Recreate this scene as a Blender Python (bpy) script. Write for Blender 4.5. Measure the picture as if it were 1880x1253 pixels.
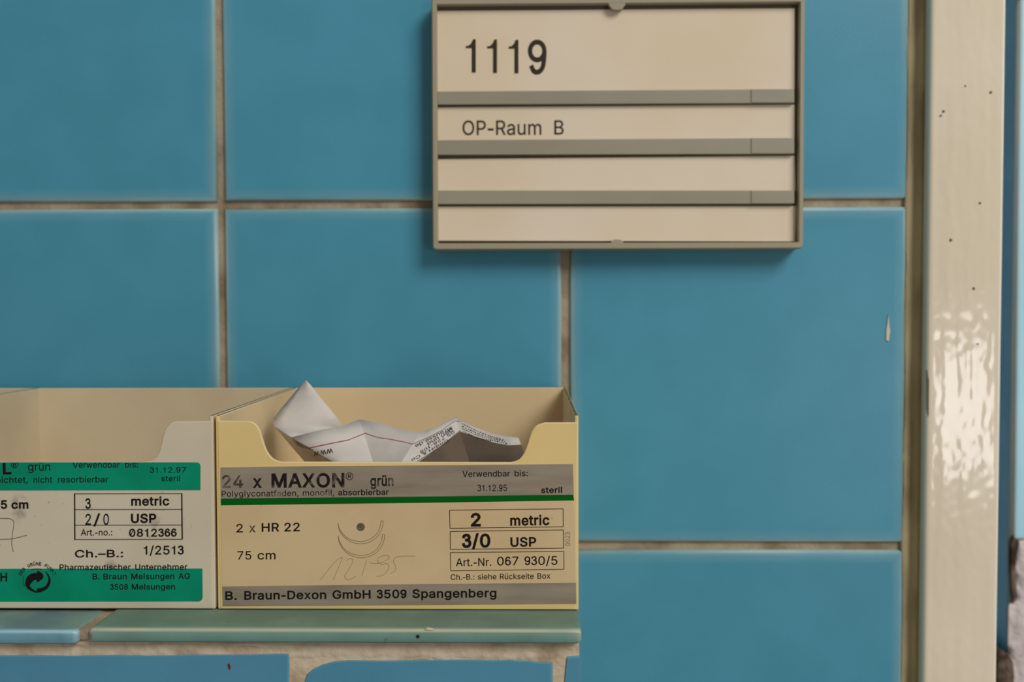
import bpy, bmesh, math, random
from mathutils import Vector, Matrix, noise
from mathutils.bvhtree import BVHTree
from mathutils.geometry import tessellate_polygon, delaunay_2d_cdt

random.seed(7)
for o in list(bpy.data.objects):
    bpy.data.objects.remove(o, do_unlink=True)
S = bpy.context.scene
COL = S.collection

# ------------------------------------------------------------------ camera
F = 1860.0                       # focal length in pixels of the 1880x1253 frame
CAM = Vector((0.0, -0.45, 1.5))
YAW = math.atan(31 / F)
PITCH = math.atan(64.5 / F)
ROLL = -0.0025
ROT = (Matrix.Rotation(YAW, 3, 'Z') @ Matrix.Rotation(math.pi / 2 - PITCH, 3, 'X')
       @ Matrix.Rotation(ROLL, 3, 'Z'))
cd = bpy.data.cameras.new('camera')
cam = bpy.data.objects.new('camera', cd)
COL.objects.link(cam)
cam.matrix_world = Matrix.Translation(CAM) @ ROT.to_4x4()
cd.sensor_width = 36.0
cd.lens = F * 36.0 / 1880.0
cd.clip_start = 0.01
cd.dof.use_dof = True
cd.dof.focus_distance = 0.332
cd.dof.aperture_fstop = 13.0
S.camera = cam

# ------------------------------------------------------------------ world, lights, exposure
S.view_settings.view_transform = 'Standard'
S.view_settings.look = 'None'
S.view_settings.gamma = 1.0
S.view_settings.exposure = -0.07
try:
    S.view_settings.use_curve_mapping = False
except Exception:
    pass
W = bpy.data.worlds.new('room_ambient')
S.world = W
W.use_nodes = True
bg = W.node_tree.nodes['Background']
bg.inputs[0].default_value = (1.0, 0.975, 0.93, 1)
bg.inputs[1].default_value = 0.24


def area(name, loc, target, sx, sy, power, color):
    l = bpy.data.lights.new(name, 'AREA')
    l.shape = 'RECTANGLE'
    l.size, l.size_y = sx, sy
    l.energy = power
    l.color = color
    o = bpy.data.objects.new(name, l)
    COL.objects.link(o)
    o.location = loc
    d = Vector(target) - Vector(loc)
    o.rotation_euler = d.to_track_quat('-Z', 'Y').to_euler()
    return o


# soft key light high right, source unseen; lower, the window the frame mirrors
area('key_light_upper', (1.20, -1.6, 2.85), (0.0, 0.0, 1.5), 1.0, 1.0, 37, (1.0, 0.975, 0.94))
area('window_light_lower', (1.50, -3.0, 1.15), (0.1, 0.0, 1.45), 0.60, 0.46, 7.5, (1.0, 0.985, 0.975))


# ------------------------------------------------------------------ helpers
def ray(px, py):
    return ROT @ Vector(((px - 940) / F, (626.5 - py) / F, -1.0))


def at(px, py, Y):
    """Point in which the line of sight through a pixel meets the vertical plane y = Y."""
    d = ray(px, py)
    return CAM + d * ((Y - CAM.y) / d.y)


def lin(c):
    c = c / 255.0
    return c / 12.92 if c <= 0.04045 else ((c + 0.055) / 1.055) ** 2.4


def rgb(r, g, b):
    return (lin(r), lin(g), lin(b), 1.0)


MATS = {}


def material(name, col, rough=0.5, col2=None, nscale=60.0, ncontrast=(0.4, 0.6), bump=0.0, bscale=400.0,
             metallic=0.0, spec=0.4, stretch=None, speck=None, edge=None, tone=0.0, sub=0.0, coat=0.0, trans=0.0):
    m = bpy.data.materials.new(name)
    m.use_nodes = True
    nt = m.node_tree
    b = nt.nodes['Principled BSDF']
    b.inputs['Roughness'].default_value = rough
    b.inputs['Metallic'].default_value = metallic
    b.inputs['Specular IOR Level'].default_value = spec
    if coat:
        b.inputs['Coat Weight'].default_value = coat
        b.inputs['Coat Roughness'].default_value = 0.08
    tc = nt.nodes.new('ShaderNodeTexCoord')
    vec = tc.outputs['Object']
    if stretch:
        mp = nt.nodes.new('ShaderNodeMapping')
        mp.inputs['Scale'].default_value = stretch
        nt.links.new(vec, mp.inputs['Vector'])
        svec = mp.outputs['Vector']
    else:
        svec = vec
    rgbn = nt.nodes.new('ShaderNodeRGB')
    rgbn.outputs[0].default_value = col
    out = rgbn.outputs[0]

    def mix(fac, a, c):
        mx = nt.nodes.new('ShaderNodeMix')
        mx.data_type = 'RGBA'
        if isinstance(fac, float):
            mx.inputs[0].default_value = fac
        else:
            nt.links.new(fac, mx.inputs[0])
        nt.links.new(a, mx.inputs[6])
        if isinstance(c, tuple):
            mx.inputs[7].default_value = c
        else:
            nt.links.new(c, mx.inputs[7])
        return mx.outputs[2]

    def noise_fac(scale, lo, hi, v, detail=4.0):
        n = nt.nodes.new('ShaderNodeTexNoise')
        n.inputs['Scale'].default_value = scale
        n.inputs['Detail'].default_value = detail
        nt.links.new(v, n.inputs['Vector'])
        r = nt.nodes.new('ShaderNodeMapRange')
        r.inputs[1].default_value = lo
        r.inputs[2].default_value = hi
        nt.links.new(n.outputs[0], r.inputs[0])
        return r.outputs[0]

    if col2 is not None:
        out = mix(noise_fac(nscale, ncontrast[0], ncontrast[1], svec), out, col2)
    if tone:
        a = nt.nodes.new('ShaderNodeAttribute')
        a.attribute_name = 'tone'
        mm = nt.nodes.new('ShaderNodeMath')
        mm.operation = 'MULTIPLY'
        mm.inputs[1].default_value = tone
        nt.links.new(a.outputs['Fac'], mm.inputs[0])
        out = mix(mm.outputs[0], out, (0.10, 0.42, 0.55, 1))
    if edge is not None:
        a = nt.nodes.new('ShaderNodeAttribute')
        a.attribute_name = 'edge'
        nf = noise_fac(45, -0.3, 0.8, vec)
        mm = nt.nodes.new('ShaderNodeMath')
        mm.operation = 'MULTIPLY'
        nt.links.new(a.outputs['Fac'], mm.inputs[0])
        nt.links.new(nf, mm.inputs[1])
        out = mix(mm.outputs[0], out, edge)
    if speck:
        for (scale, thr, c, w) in speck:
            v = nt.nodes.new('ShaderNodeTexVoronoi')
            v.inputs['Scale'].default_value = scale
            nt.links.new(vec, v.inputs['Vector'])
            sp = nt.nodes.new('ShaderNodeSeparateColor')
            nt.links.new(v.outputs['Color'], sp.inputs[0])
            r = nt.nodes.new('ShaderNodeMapRange')      # spot radius differs per cell
            r.inputs[1].default_value = 0.6
            r.inputs[2].default_value = 1.0
            r.inputs[3].default_value = 0.0
            r.inputs[4].default_value = thr
            nt.links.new(sp.outputs[0], r.inputs[0])
            s = nt.nodes.new('ShaderNodeMath')
            s.operation = 'SUBTRACT'
            nt.links.new(r.outputs[0], s.inputs[0])
            nt.links.new(v.outputs['Distance'], s.inputs[1])
            k = nt.nodes.new('ShaderNodeMath')
            k.operation = 'MULTIPLY'
            k.use_clamp = True
            k.inputs[1].default_value = w
            nt.links.new(s.outputs[0], k.inputs[0])
            g = nt.nodes.new('ShaderNodeMath')
            g.operation = 'MULTIPLY'
            nt.links.new(k.outputs[0], g.inputs[0])
            nt.links.new(noise_fac(scale * 2.2, 0.35, 0.65, vec), g.inputs[1])
            out = mix(g.outputs[0], out, c)
    nt.links.new(out, b.inputs['Base Color'])
    if bump:
        n = nt.nodes.new('ShaderNodeTexNoise')
        n.inputs['Scale'].default_value = bscale
        n.inputs['Detail'].default_value = 5.0
        nt.links.new(svec, n.inputs['Vector'])
        bp = nt.nodes.new('ShaderNodeBump')
        bp.inputs['Strength'].default_value = 1.0
        bp.inputs['Distance'].default_value = bump
        nt.links.new(n.outputs[0], bp.inputs['Height'])
        nt.links.new(bp.outputs[0], b.inputs['Normal'])
    MATS[name] = m
    return m


EDGE = rgb(170, 190, 180)
# glazed tiles and mortar
material('blue_glaze', rgb(76, 150, 176), 0.34, rgb(72, 146, 171), 30, bump=0.00003, bscale=900, spec=0.35, edge=EDGE, tone=0.12)
material('grout', rgb(172, 156, 134), 0.9, rgb(136, 116, 92), 55, (0.42, 0.62), bump=0.0004, bscale=700, spec=0.1)
material('ledge_glaze', rgb(74, 142, 172), 0.35, rgb(70, 136, 166), 30, bump=0.00003, bscale=900, spec=0.35, edge=EDGE, tone=0.05)
material('mortar', rgb(208, 190, 164), 0.95, rgb(170, 150, 122), 110, (0.45, 0.7), bump=0.0006, bscale=330, spec=0.1)
material('green_glaze', rgb(118, 152, 142), 0.38, rgb(106, 140, 128), 45, bump=0.00004, bscale=900, spec=0.35,
         edge=rgb(205, 200, 168), speck=[(160, 0.25, rgb(60, 64, 56), 6)])
material('teal_glaze', rgb(112, 160, 178), 0.35, rgb(100, 140, 150), 45, bump=0.00004, bscale=900, spec=0.35,
         edge=rgb(180, 214, 224), speck=[(160, 0.25, rgb(70, 80, 80), 6)])
material('green_top', rgb(122, 148, 130), 0.6, rgb(112, 136, 120), 45, spec=0.2, speck=[(260, 0.2, rgb(60, 70, 60), 5)])
material('teal_top', rgb(130, 156, 148), 0.6, rgb(110, 136, 140), 60, spec=0.2, speck=[(260, 0.2, rgb(60, 70, 70), 5)])
material('chip', rgb(214, 202, 176), 0.8)
material('red_speck', rgb(110, 25, 18), 0.6)
material('dark_speck', rgb(30, 28, 22), 0.8)
# door
material('frame_paint', rgb(236, 222, 198), 0.09, rgb(230, 215, 190), 12, spec=0.5,
         speck=[(70, 0.10, rgb(110, 92, 66), 10)])
material('frame_edge_highlight', rgb(246, 236, 214), 0.25, spec=0.5)  # bright line where the rounded corner catches light, painted in as paler colour
material('frame_return', rgb(200, 206, 192), 0.5)
material('dirt', rgb(112, 100, 72), 0.8, spec=0.1)
material('sealant', rgb(196, 180, 142), 0.85, rgb(158, 142, 108), 90, (0.4, 0.65), bump=0.0004, bscale=500, spec=0.15,
         stretch=(1, 1, 0.25))
# far jamb: lit front and shaded side painted as two glaze colours
material('jamb_lit_glaze', rgb(170, 228, 250), 0.3, rgb(182, 232, 250), 12, spec=0.4, edge=rgb(225, 240, 240))
material('jamb_shade_glaze', rgb(114, 196, 244), 0.4, rgb(104, 184, 232), 30, spec=0.3, edge=EDGE)
material('plaster', rgb(234, 222, 220), 0.95, rgb(186, 170, 162), 60, (0.5, 0.7), bump=0.0012, bscale=260, spec=0.1)
material('brown_plaster', rgb(120, 104, 90), 0.95, rgb(70, 58, 48), 120, bump=0.0012, bscale=300, spec=0.1)
# sign
material('sign_plastic', rgb(164, 154, 130), 0.5, spec=0.35)
material('rail_plastic', rgb(158, 152, 134), 0.42, rgb(152, 146, 128), 20, spec=0.35)
material('sign_back', rgb(120, 110, 92), 0.6)
material('sign_paper', rgb(232, 216, 194), 0.7, rgb(226, 208, 178), 14, (0.4, 0.65), spec=0.25,
         speck=[(28, 0.06, rgb(150, 120, 90), 8)])
material('sign_ink', rgb(56, 48, 36), 0.7, spec=0.2)
# boxes
material('cream_plastic', rgb(232, 204, 138), 0.55, rgb(226, 198, 134), 25, spec=0.3, speck=[(300, 0.12, rgb(150, 120, 80), 4)])
material('cream_inside', rgb(230, 206, 164), 0.6, rgb(224, 200, 158), 25, spec=0.2)
material('white_inside', rgb(212, 196, 164), 0.6, rgb(206, 188, 156), 25, spec=0.2)
material('dirty_rim', rgb(122, 116, 84), 0.85, rgb(92, 86, 58), 120, spec=0.1)
material('white_plastic', rgb(212, 200, 176), 0.55, rgb(206, 193, 168), 25, spec=0.3,
         speck=[(130, 0.48, rgb(112, 104, 92), 3), (420, 0.25, rgb(110, 100, 88), 4)])
material('label_paper', rgb(214, 188, 146), 0.6, rgb(208, 180, 137), 35, spec=0.25, speck=[(260, 0.16, rgb(130, 100, 60), 5)])
material('silver_print', rgb(160, 148, 130), 0.42, rgb(140, 126, 108), 120, (0.35, 0.7), spec=0.4, stretch=(0.3, 1, 2.5),
         metallic=0.15)
material('green_stripe', rgb(0, 92, 20), 0.6, spec=0.1)
material('green_print', rgb(0, 146, 112), 0.6, rgb(0, 136, 102), 60, spec=0.15, speck=[(300, 0.14, rgb(10, 80, 60), 5)])
material('black_ink', rgb(22, 16, 14), 0.6, spec=0.2)
material('worn_ink', rgb(30, 22, 18), 0.6, rgb(128, 114, 98), 260, (0.52, 0.72), spec=0.2)
material('faded_ink', rgb(120, 104, 90), 0.6, rgb(70, 58, 48), 320, (0.4, 0.6), spec=0.2)
material('grey_ink', rgb(120, 104, 80), 0.7)
material('pencil', rgb(150, 136, 108), 0.6)
material('pen', rgb(96, 84, 74), 0.6)
# leaflet
material('leaflet_paper', rgb(214, 206, 198), 0.75, rgb(206, 199, 192), 90, bump=0.00003, bscale=500, spec=0.2)
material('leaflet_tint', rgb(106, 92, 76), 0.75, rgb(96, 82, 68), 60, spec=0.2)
material('leaflet_ink', rgb(40, 34, 36), 0.7)
material('leaflet_red', rgb(150, 22, 36), 0.6)
material('leaflet_brown', rgb(78, 30, 28), 0.6)
material('floor_tile', rgb(120, 118, 112), 0.5)


def link(name, me, mats, parent=None, loc=None):
    o = bpy.data.objects.new(name, me)
    for m in (mats if isinstance(mats, (list, tuple)) else [mats]):
        me.materials.append(MATS[m])
    COL.objects.link(o)
    if parent is not None:
        o.parent = parent
        o.matrix_parent_inverse = Matrix.Translation(-world_loc(parent))
    return o


def world_loc(o):
    v = Vector(o.location)
    return v


def finish(name, bm, mats, parent=None, smooth=False, normals=True):
    if normals:
        bmesh.ops.recalc_face_normals(bm, faces=bm.faces)
    me = bpy.data.meshes.new(name)
    bm.to_mesh(me)
    bm.free()
    if smooth:
        for p in me.polygons:
            p.use_smooth = True
    return link(name, me, mats, parent)


def empty(name, loc, label, cat, group=None, kind=None):
    o = bpy.data.objects.new(name, None)
    COL.objects.link(o)
    o.location = loc
    o.empty_display_size = 0.02
    tag(o, label, cat, group, kind)
    return o


def tag(o, label, cat, group=None, kind=None):
    o['label'] = label
    o['category'] = cat
    if group:
        o['group'] = group
    if kind:
        o['kind'] = kind


def bevel(o, w, seg=3, ang=40):
    md = o.modifiers.new('bevel', 'BEVEL')
    md.width = w
    md.segments = seg
    md.limit_method = 'ANGLE'
    md.angle_limit = math.radians(ang)
    for p in o.data.polygons:
        p.use_smooth = True
    wn = o.modifiers.new('wn', 'WEIGHTED_NORMAL')
    wn.keep_sharp = False
    return o


def box(bm, a, b, mi=0):
    x0, y0, z0 = a
    x1, y1, z1 = b
    v = [bm.verts.new(p) for p in ((x0, y0, z0), (x1, y0, z0), (x1, y1, z0), (x0, y1, z0),
                                   (x0, y0, z1), (x1, y0, z1), (x1, y1, z1), (x0, y1, z1))]
    for f in ((0, 3, 2, 1), (4, 5, 6, 7), (0, 1, 5, 4), (1, 2, 6, 5), (2, 3, 7, 6), (3, 0, 4, 7)):
        bm.faces.new([v[i] for i in f]).material_index = mi
    return v


def prism(bm, pts, off, mi=0):
    """Extrude a planar outline (list of Vectors) by the vector off."""
    a = [bm.verts.new(p) for p in pts]
    b = [bm.verts.new(Vector(p) + off) for p in pts]
    n = len(pts)
    fs = []
    for tri in tessellate_polygon([[Vector(p) for p in pts]]):
        fs.append(bm.faces.new([a[i] for i in tri]))
        fs.append(bm.faces.new([b[i] for i in reversed(tri)]))
    for i in range(n):
        fs.append(bm.faces.new((a[i], a[(i + 1) % n], b[(i + 1) % n], b[i])))
    for f in fs:
        f.material_index = mi


def ngon_prism(bm, pts, off, mi=0):
    """Same with whole n-gon caps, so that a bevel modifier rounds only the true edges."""
    a = [bm.verts.new(p) for p in pts]
    b = [bm.verts.new(Vector(p) + off) for p in pts]
    n = len(pts)
    fs = [bm.faces.new(a), bm.faces.new(list(reversed(b)))]
    for i in range(n):
        fs.append(bm.faces.new((a[i], a[(i + 1) % n], b[(i + 1) % n], b[i])))
    for f in fs:
        f.material_index = mi


def smooth_path(pts, n=6, closed=False):
    """Catmull-Rom through 2-D points."""
    out = []
    m = len(pts)
    for i in range(m if closed else m - 1):
        if closed:
            p = [pts[(i + k - 1) % m] for k in range(4)]
        else:
            p = [pts[max(0, i - 1)], pts[i], pts[i + 1], pts[min(m - 1, i + 2)]]
        for k in range(n):
            t = k / n
            out.append(tuple(0.5 * (2 * p[1][j] + (p[2][j] - p[0][j]) * t + (2 * p[0][j] - 5 * p[1][j] + 4 * p[2][j] - p[3][j]) * t * t
                                    + (3 * p[1][j] - p[0][j] - 3 * p[2][j] + p[3][j]) * t ** 3) for j in range(2)))
    if not closed:
        out.append(tuple(pts[-1]))
    return out


# ---- print: flat lettering and lines on a plane or on any surface given by a pixel -> point function
def on_plane(Y):
    return lambda px, py: at(px, py, Y)


# letter outlines (grotesque), units of 1/1000, capitals 509 high: character -> (advance, loops)
GLYPHS = {
    ' ': (188, ''),
    '&': (448, '197,-7 150,-2 110,12 78,34 54,62 39,96 34,133 37,163 47,189 63,213 85,235 140,279 216,335 237,352 255,375 260,389 262,405 258,427 245,445 226,457 201,461 184,459 168,453 155,444 145,431 139,416 137,399 139,380 145,363 169,327 204,284 438,0 364,0 171,231 121,293 102,319 87,344 78,370 75,398 79,430 91,458 109,481 134,499 165,510 200,513 235,510 266,499 290,482 308,459 320,433 324,404 322,382 315,362 305,342 291,325 256,293 154,217 128,195 110,174 100,154 97,131 100,108 109,87 124,70 143,57 166,49 193,46 223,50 251,59 278,75 301,95 321,121 336,151 346,186 349,224 408,224 405,180 397,144 385,115 371,92 345,62 333,47 305,23 271,7 234,-3'),
    ',': (188, '38,-119 68,71 137,71 84,-119'),
    '-': (453, '337,244 337,188 114,188 114,244'),
    '.': (188, '95,-4 78,-1 63,9 53,24 50,41 53,59 63,73 78,83 95,87 113,83 128,73 138,59 141,41 138,24 128,9 113,-1'),
    '/': (249, '235,533 71,-76 14,-76 178,533'),
    '0': (453, '227,-7 174,1 130,24 95,62 69,113 53,178 48,254 53,330 69,395 95,447 130,484 174,508 227,516 279,508 323,484 358,447 384,395 400,330 405,254 400,178 384,113 359,62 323,24 279,1|227,50 261,56 290,74 313,103 330,144 340,194 344,254 340,314 330,365 313,405 290,435 261,453 227,460 192,453 163,435 140,405 123,365 113,314 109,254 113,194 123,144 140,103 163,74 192,56'),
    '1': (453, '276,509 276,0 212,0 212,448 209,448 86,358 86,427 198,509'),
    '2': (453, '64,0 64,47 234,229 282,282 299,305 311,327 318,348 320,371 317,397 308,419 293,436 273,449 250,457 224,460 196,457 172,447 153,433 139,413 130,390 127,362 66,362 71,405 86,442 111,473 143,496 182,511 225,516 268,511 306,497 337,474 361,445 376,411 381,372 378,345 371,318 357,290 336,259 267,180 153,60 153,57 389,57 389,0'),
    '3': (453, '218,-7 173,-3 133,10 98,30 70,57 52,91 44,132 109,132 115,107 126,87 144,71 165,59 191,52 219,50 248,53 275,61 297,74 315,93 325,116 329,145 326,172 316,196 299,217 275,234 242,244 201,248 157,248 157,299 288,448 288,452 70,452 70,509 372,509 372,461 211,278 211,289 264,288 308,276 344,253 371,222 387,186 393,145 387,103 370,66 344,36 309,12 266,-2'),
    '4': (453, '40,105 40,158 247,509 311,509 109,166 109,163 413,163 413,105|282,0 282,121 282,146 282,318 343,318 343,0'),
    '5': (453, '221,-7 178,-2 140,11 108,32 83,60 66,93 60,130 122,130 127,108 138,89 154,73 173,60 196,52 221,50 250,53 276,64 298,82 314,104 324,131 328,162 324,193 314,221 297,244 275,262 248,273 218,277 192,275 167,268 145,258 128,246 67,253 96,509 366,509 366,452 151,452 134,301 136,301 155,315 178,325 203,331 229,334 263,330 294,321 321,306 345,285 364,260 379,231 388,199 391,163 385,117 369,76 343,41 309,15 268,-1'),
    '6': (453, '226,-7 182,-1 142,15 109,40 84,74 69,115 64,162 68,199 80,239 102,285 137,340 252,509 322,509 151,261 145,261 154,275 165,288 179,299 196,307 214,312 235,314 278,309 316,295 346,271 370,240 384,201 389,157 384,112 368,73 343,39 310,14 271,-2|226,48 254,52 279,63 299,79 314,101 324,128 327,157 324,187 314,213 299,235 279,251 254,262 226,265 198,262 174,252 153,235 138,214 128,188 125,158 128,128 138,102 153,79 174,63 198,52'),
    '7': (453, '97,0 323,448 323,452 62,452 62,509 391,509 391,449 165,0'),
    '8': (453, '226,-7 178,-2 136,11 101,33 74,62 57,96 52,135 55,166 65,195 81,220 101,241 125,256 153,265 153,267 119,282 93,308 76,342 70,380 75,417 90,450 114,477 146,498 184,511 226,516 269,511 306,498 337,477 361,450 377,417 382,380 376,342 359,308 333,282 300,267 300,265 327,256 351,241 372,220 387,195 397,166 401,135 395,96 378,62 352,33 317,11 275,-2|226,49 258,52 285,60 307,74 323,91 333,113 337,139 333,165 322,189 305,208 283,223 256,232 226,235 196,232 169,223 147,208 130,189 119,165 115,139 119,113 129,91 145,74 167,60 195,52|226,290 252,292 274,300 293,313 307,330 316,351 319,376 316,399 308,420 294,437 275,449 252,457 226,460 200,457 177,449 159,437 145,420 136,399 133,376 136,351 145,330 159,313 178,300 201,292'),
    '9': (453, '226,516 271,510 310,494 343,468 368,434 384,393 389,347 385,309 373,270 350,224 315,168 200,0 130,0 301,248 307,248 299,234 287,221 273,210 257,202 238,196 218,195 175,199 137,214 106,237 83,269 68,307 64,352 69,397 85,436 110,469 143,494 182,510|226,460 199,457 174,446 154,429 138,407 129,381 125,352 129,322 138,295 154,274 174,257 199,247 226,243 254,247 279,257 299,273 314,295 324,321 327,350 324,381 314,407 299,429 279,446 254,457'),
    ':': (188, '95,-4 78,-1 63,9 53,24 50,41 53,59 63,73 78,83 95,87 113,83 128,73 138,59 141,41 138,24 128,9 113,-1|95,271 78,274 63,284 53,299 50,316 53,334 63,349 78,359 95,362 113,359 128,349 138,334 141,316 138,299 128,284 113,274'),
    'A': (480, '16,0 201,509 276,509 463,0 395,0 287,302 264,372 232,478 245,478 213,371 191,302 85,0|110,142 110,199 370,199 370,142'),
    'B': (456, '60,0 60,509 241,509 289,504 329,491 359,469 381,442 394,410 398,374 395,344 387,320 373,301 356,286 336,275 315,267 315,262 339,257 363,245 385,227 402,203 414,173 418,136 413,100 400,67 377,39 344,18 301,4 247,0|125,57 245,57 296,63 330,80 349,105 355,137 352,161 342,184 327,203 306,218 279,228 248,231 125,231|125,285 238,285 265,288 288,296 308,309 323,326 333,348 336,372 330,403 313,429 283,446 240,452 125,452'),
    'C': (510, '267,-7 205,1 150,25 104,63 70,115 48,179 40,254 48,329 70,393 104,445 150,484 205,508 267,516 305,513 340,504 373,490 402,471 427,447 448,418 463,385 473,348 408,348 401,373 389,395 375,413 357,428 337,440 315,449 292,454 267,456 223,450 184,432 150,403 125,364 109,314 103,254 109,194 125,145 151,105 184,76 223,59 267,53 292,55 315,60 337,69 357,81 375,96 389,114 401,136 408,160 473,160 463,124 448,91 428,62 402,38 373,19 341,5 305,-4'),
    'D': (502, '219,0 96,0 96,57 215,57 272,63 318,81 354,110 379,149 394,198 399,255 394,312 379,361 354,399 320,428 275,446 221,452 93,452 93,509 225,509 294,501 353,478 377,461 399,441 418,418 433,391 455,329 462,255 455,181 433,119 417,92 398,68 376,48 351,31 291,8|125,509 125,0 60,0 60,509'),
    'E': (419, '60,0 60,509 372,509 372,452 125,452 125,286 355,286 355,229 125,229 125,57 375,57 375,0'),
    'F': (410, '60,0 60,509 369,509 369,452 125,452 125,278 346,278 346,221 125,221 125,0'),
    'G': (520, '269,-7 205,1 149,25 104,64 69,116 47,179 40,254 47,329 69,393 103,445 149,484 203,508 265,516 304,513 340,504 374,489 403,469 429,445 449,416 465,384 474,349 408,349 399,372 387,393 373,411 356,427 337,439 315,448 291,454 265,456 222,450 183,432 150,404 125,364 109,314 103,254 109,194 125,145 151,105 184,76 224,59 269,53 309,57 345,71 374,93 396,123 410,160 415,202 434,199 283,199 283,256 478,256 478,200 471,141 451,91 419,50 377,19 326,0'),
    'H': (517, '60,0 60,509 125,509 125,289 392,289 392,509 457,509 457,0 392,0 392,232 125,232 125,0'),
    'I': (300, '31,0 31,57 118,57 118,452 31,452 31,509 269,509 269,452 183,452 183,57 269,57 269,0'),
    'J': (396, '185,-7 153,-4 124,3 98,15 75,33 57,55 44,81 36,111 33,145 33,173 98,173 98,145 104,104 122,74 149,56 185,50 220,56 248,74 266,104 272,145 272,509 336,509 336,145 334,111 326,81 313,55 294,33 271,15 246,3 217,-4'),
    'K': (467, '104,145 104,216 139,261 174,303 212,344 364,509 448,509 231,276 228,276|60,0 60,509 125,509 125,334 124,225 125,193 125,0|372,0 188,259 228,309 449,0'),
    'L': (393, '60,0 60,509 125,509 125,57 361,57 361,0'),
    'M': (628, '60,0 60,509 152,509 277,187 287,159 299,123 311,84 322,49 307,49 318,83 330,121 342,158 352,187 476,509 568,509 568,0 504,0 504,291 504,327 505,369 506,413 507,457 513,457 498,409 482,363 467,322 456,291 342,0 286,0 170,291 159,321 145,361 129,408 112,457 119,457 120,416 121,372 122,328 122,291 122,0'),
    'N': (523, '60,0 60,509 136,509 343,183 363,151 388,107 414,55 405,54 401,108 399,157 399,195 399,509 463,509 463,0 387,0 202,290 177,331 148,381 108,452 119,454 122,384 124,328 125,291 125,0'),
    'O': (533, '267,-7 205,1 150,25 105,63 70,115 48,179 40,254 48,329 70,393 105,445 150,484 205,508 267,516 329,508 384,484 429,445 464,393 486,329 493,254 486,179 464,115 429,63 384,25 329,1|267,53 310,59 349,76 383,105 408,144 425,194 430,254 425,314 408,365 383,404 349,433 310,450 267,456 223,450 184,433 151,404 125,364 109,314 103,254 109,194 125,144 151,105 184,76 223,59'),
    'P': (445, '60,0 60,509 235,509 289,503 332,487 366,462 390,430 404,391 409,348 404,304 390,265 366,233 332,207 289,191 235,186 109,186 109,242 233,242 269,246 297,256 318,272 333,294 342,319 344,348 342,376 333,402 318,423 297,439 268,449 232,452 125,452 125,0'),
    'Q': (533, '245,159 313,159 369,85 384,65 468,-48 401,-48 346,27 331,46|267,-7 205,1 150,25 105,63 70,115 48,179 40,254 48,329 70,393 105,445 150,484 205,508 267,516 329,508 384,484 429,445 464,393 486,329 493,254 486,179 464,115 429,63 384,25 329,1|267,53 310,59 349,76 383,105 408,144 425,194 430,254 425,314 408,365 383,404 349,433 310,450 267,456 223,450 184,433 151,404 125,364 109,314 103,254 109,194 125,144 151,105 184,76 223,59'),
    'R': (449, '60,0 60,509 236,509 290,504 333,489 367,465 390,433 405,395 409,352 405,309 390,271 367,240 333,217 289,203 236,198 96,198 96,255 234,255 269,258 298,267 319,281 334,300 342,324 345,352 342,380 334,405 319,425 298,440 269,449 233,452 125,452 125,0|353,0 230,229 303,229 428,0'),
    'S': (447, '224,-9 172,-4 128,9 91,31 64,60 46,96 38,137 104,137 110,110 123,88 142,71 166,59 194,52 224,49 257,52 286,60 311,74 329,92 341,114 346,139 342,161 332,179 316,193 296,205 245,222 184,239 128,260 86,289 71,307 60,326 54,348 52,372 58,413 75,448 102,476 138,498 180,511 227,516 275,511 316,498 351,476 377,449 394,415 401,378 337,378 326,412 302,437 267,453 225,459 194,456 167,448 145,435 129,418 118,398 115,376 119,352 131,334 148,319 169,308 212,293 264,279 312,264 336,252 359,238 379,220 395,198 405,171 408,139 403,99 386,64 360,34 323,11 278,-4'),
    'T': (449, '32,452 32,509 417,509 417,452 257,452 257,0 193,0 193,452'),
    'U': (517, '259,-8 203,-2 154,15 114,43 85,80 66,124 60,173 60,509 124,509 124,178 128,144 141,113 160,87 187,68 220,56 259,52 298,56 331,68 357,87 377,113 389,144 393,178 393,509 457,509 457,173 451,124 433,80 403,43 363,15 315,-2'),
    'V': (480, '204,0 16,509 84,509 192,206 215,137 248,31 235,31 267,138 290,206 395,509 463,509 278,0'),
    'W': (686, '155,0 16,509 82,509 163,196 175,145 187,94 197,40 189,40 200,94 211,145 224,196 306,509 380,509 462,196 474,145 486,94 497,40 488,40 499,94 510,145 523,196 603,509 670,509 530,0 455,0 368,323 351,391 336,475 350,475 335,395 318,323 230,0'),
    'X': (474, '18,0 217,284 217,236 29,509 104,509 178,400 204,361 223,329 243,292 232,292 252,329 272,361 298,400 374,509 446,509 259,239 259,287 456,0 382,0 292,129 268,165 250,195 230,231 244,231 225,196 206,166 182,129 91,0'),
    'Y': (472, '203,0 203,208 16,509 91,509 192,344 222,292 250,230 224,230 251,293 280,344 381,509 455,509 268,208 268,0'),
    'Z': (438, '42,0 42,46 273,385 306,431 341,476 348,454 285,452 223,452 40,452 40,509 397,509 397,462 169,129 134,81 97,33 90,54 152,57 214,57 399,57 399,0'),
    'a': (389, '160,-9 126,-5 94,5 68,22 48,45 35,73 30,108 34,138 43,161 58,179 78,193 100,203 125,211 178,220 234,227 252,230 265,235 273,243 276,255 276,257 273,279 267,297 256,311 240,322 220,329 196,331 171,329 149,322 132,313 118,301 107,288 100,274 41,291 57,322 79,346 104,364 133,375 163,382 194,384 239,379 263,372 286,360 306,343 322,320 333,290 337,251 337,0 277,0 277,52 272,52 252,25 236,12 215,1 190,-6|170,45 202,49 228,59 248,74 263,93 272,115 276,138 276,190 259,182 231,176 200,171 175,168 134,159 117,150 103,139 95,124 92,105 94,87 102,72 114,61 130,52 149,47'),
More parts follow.
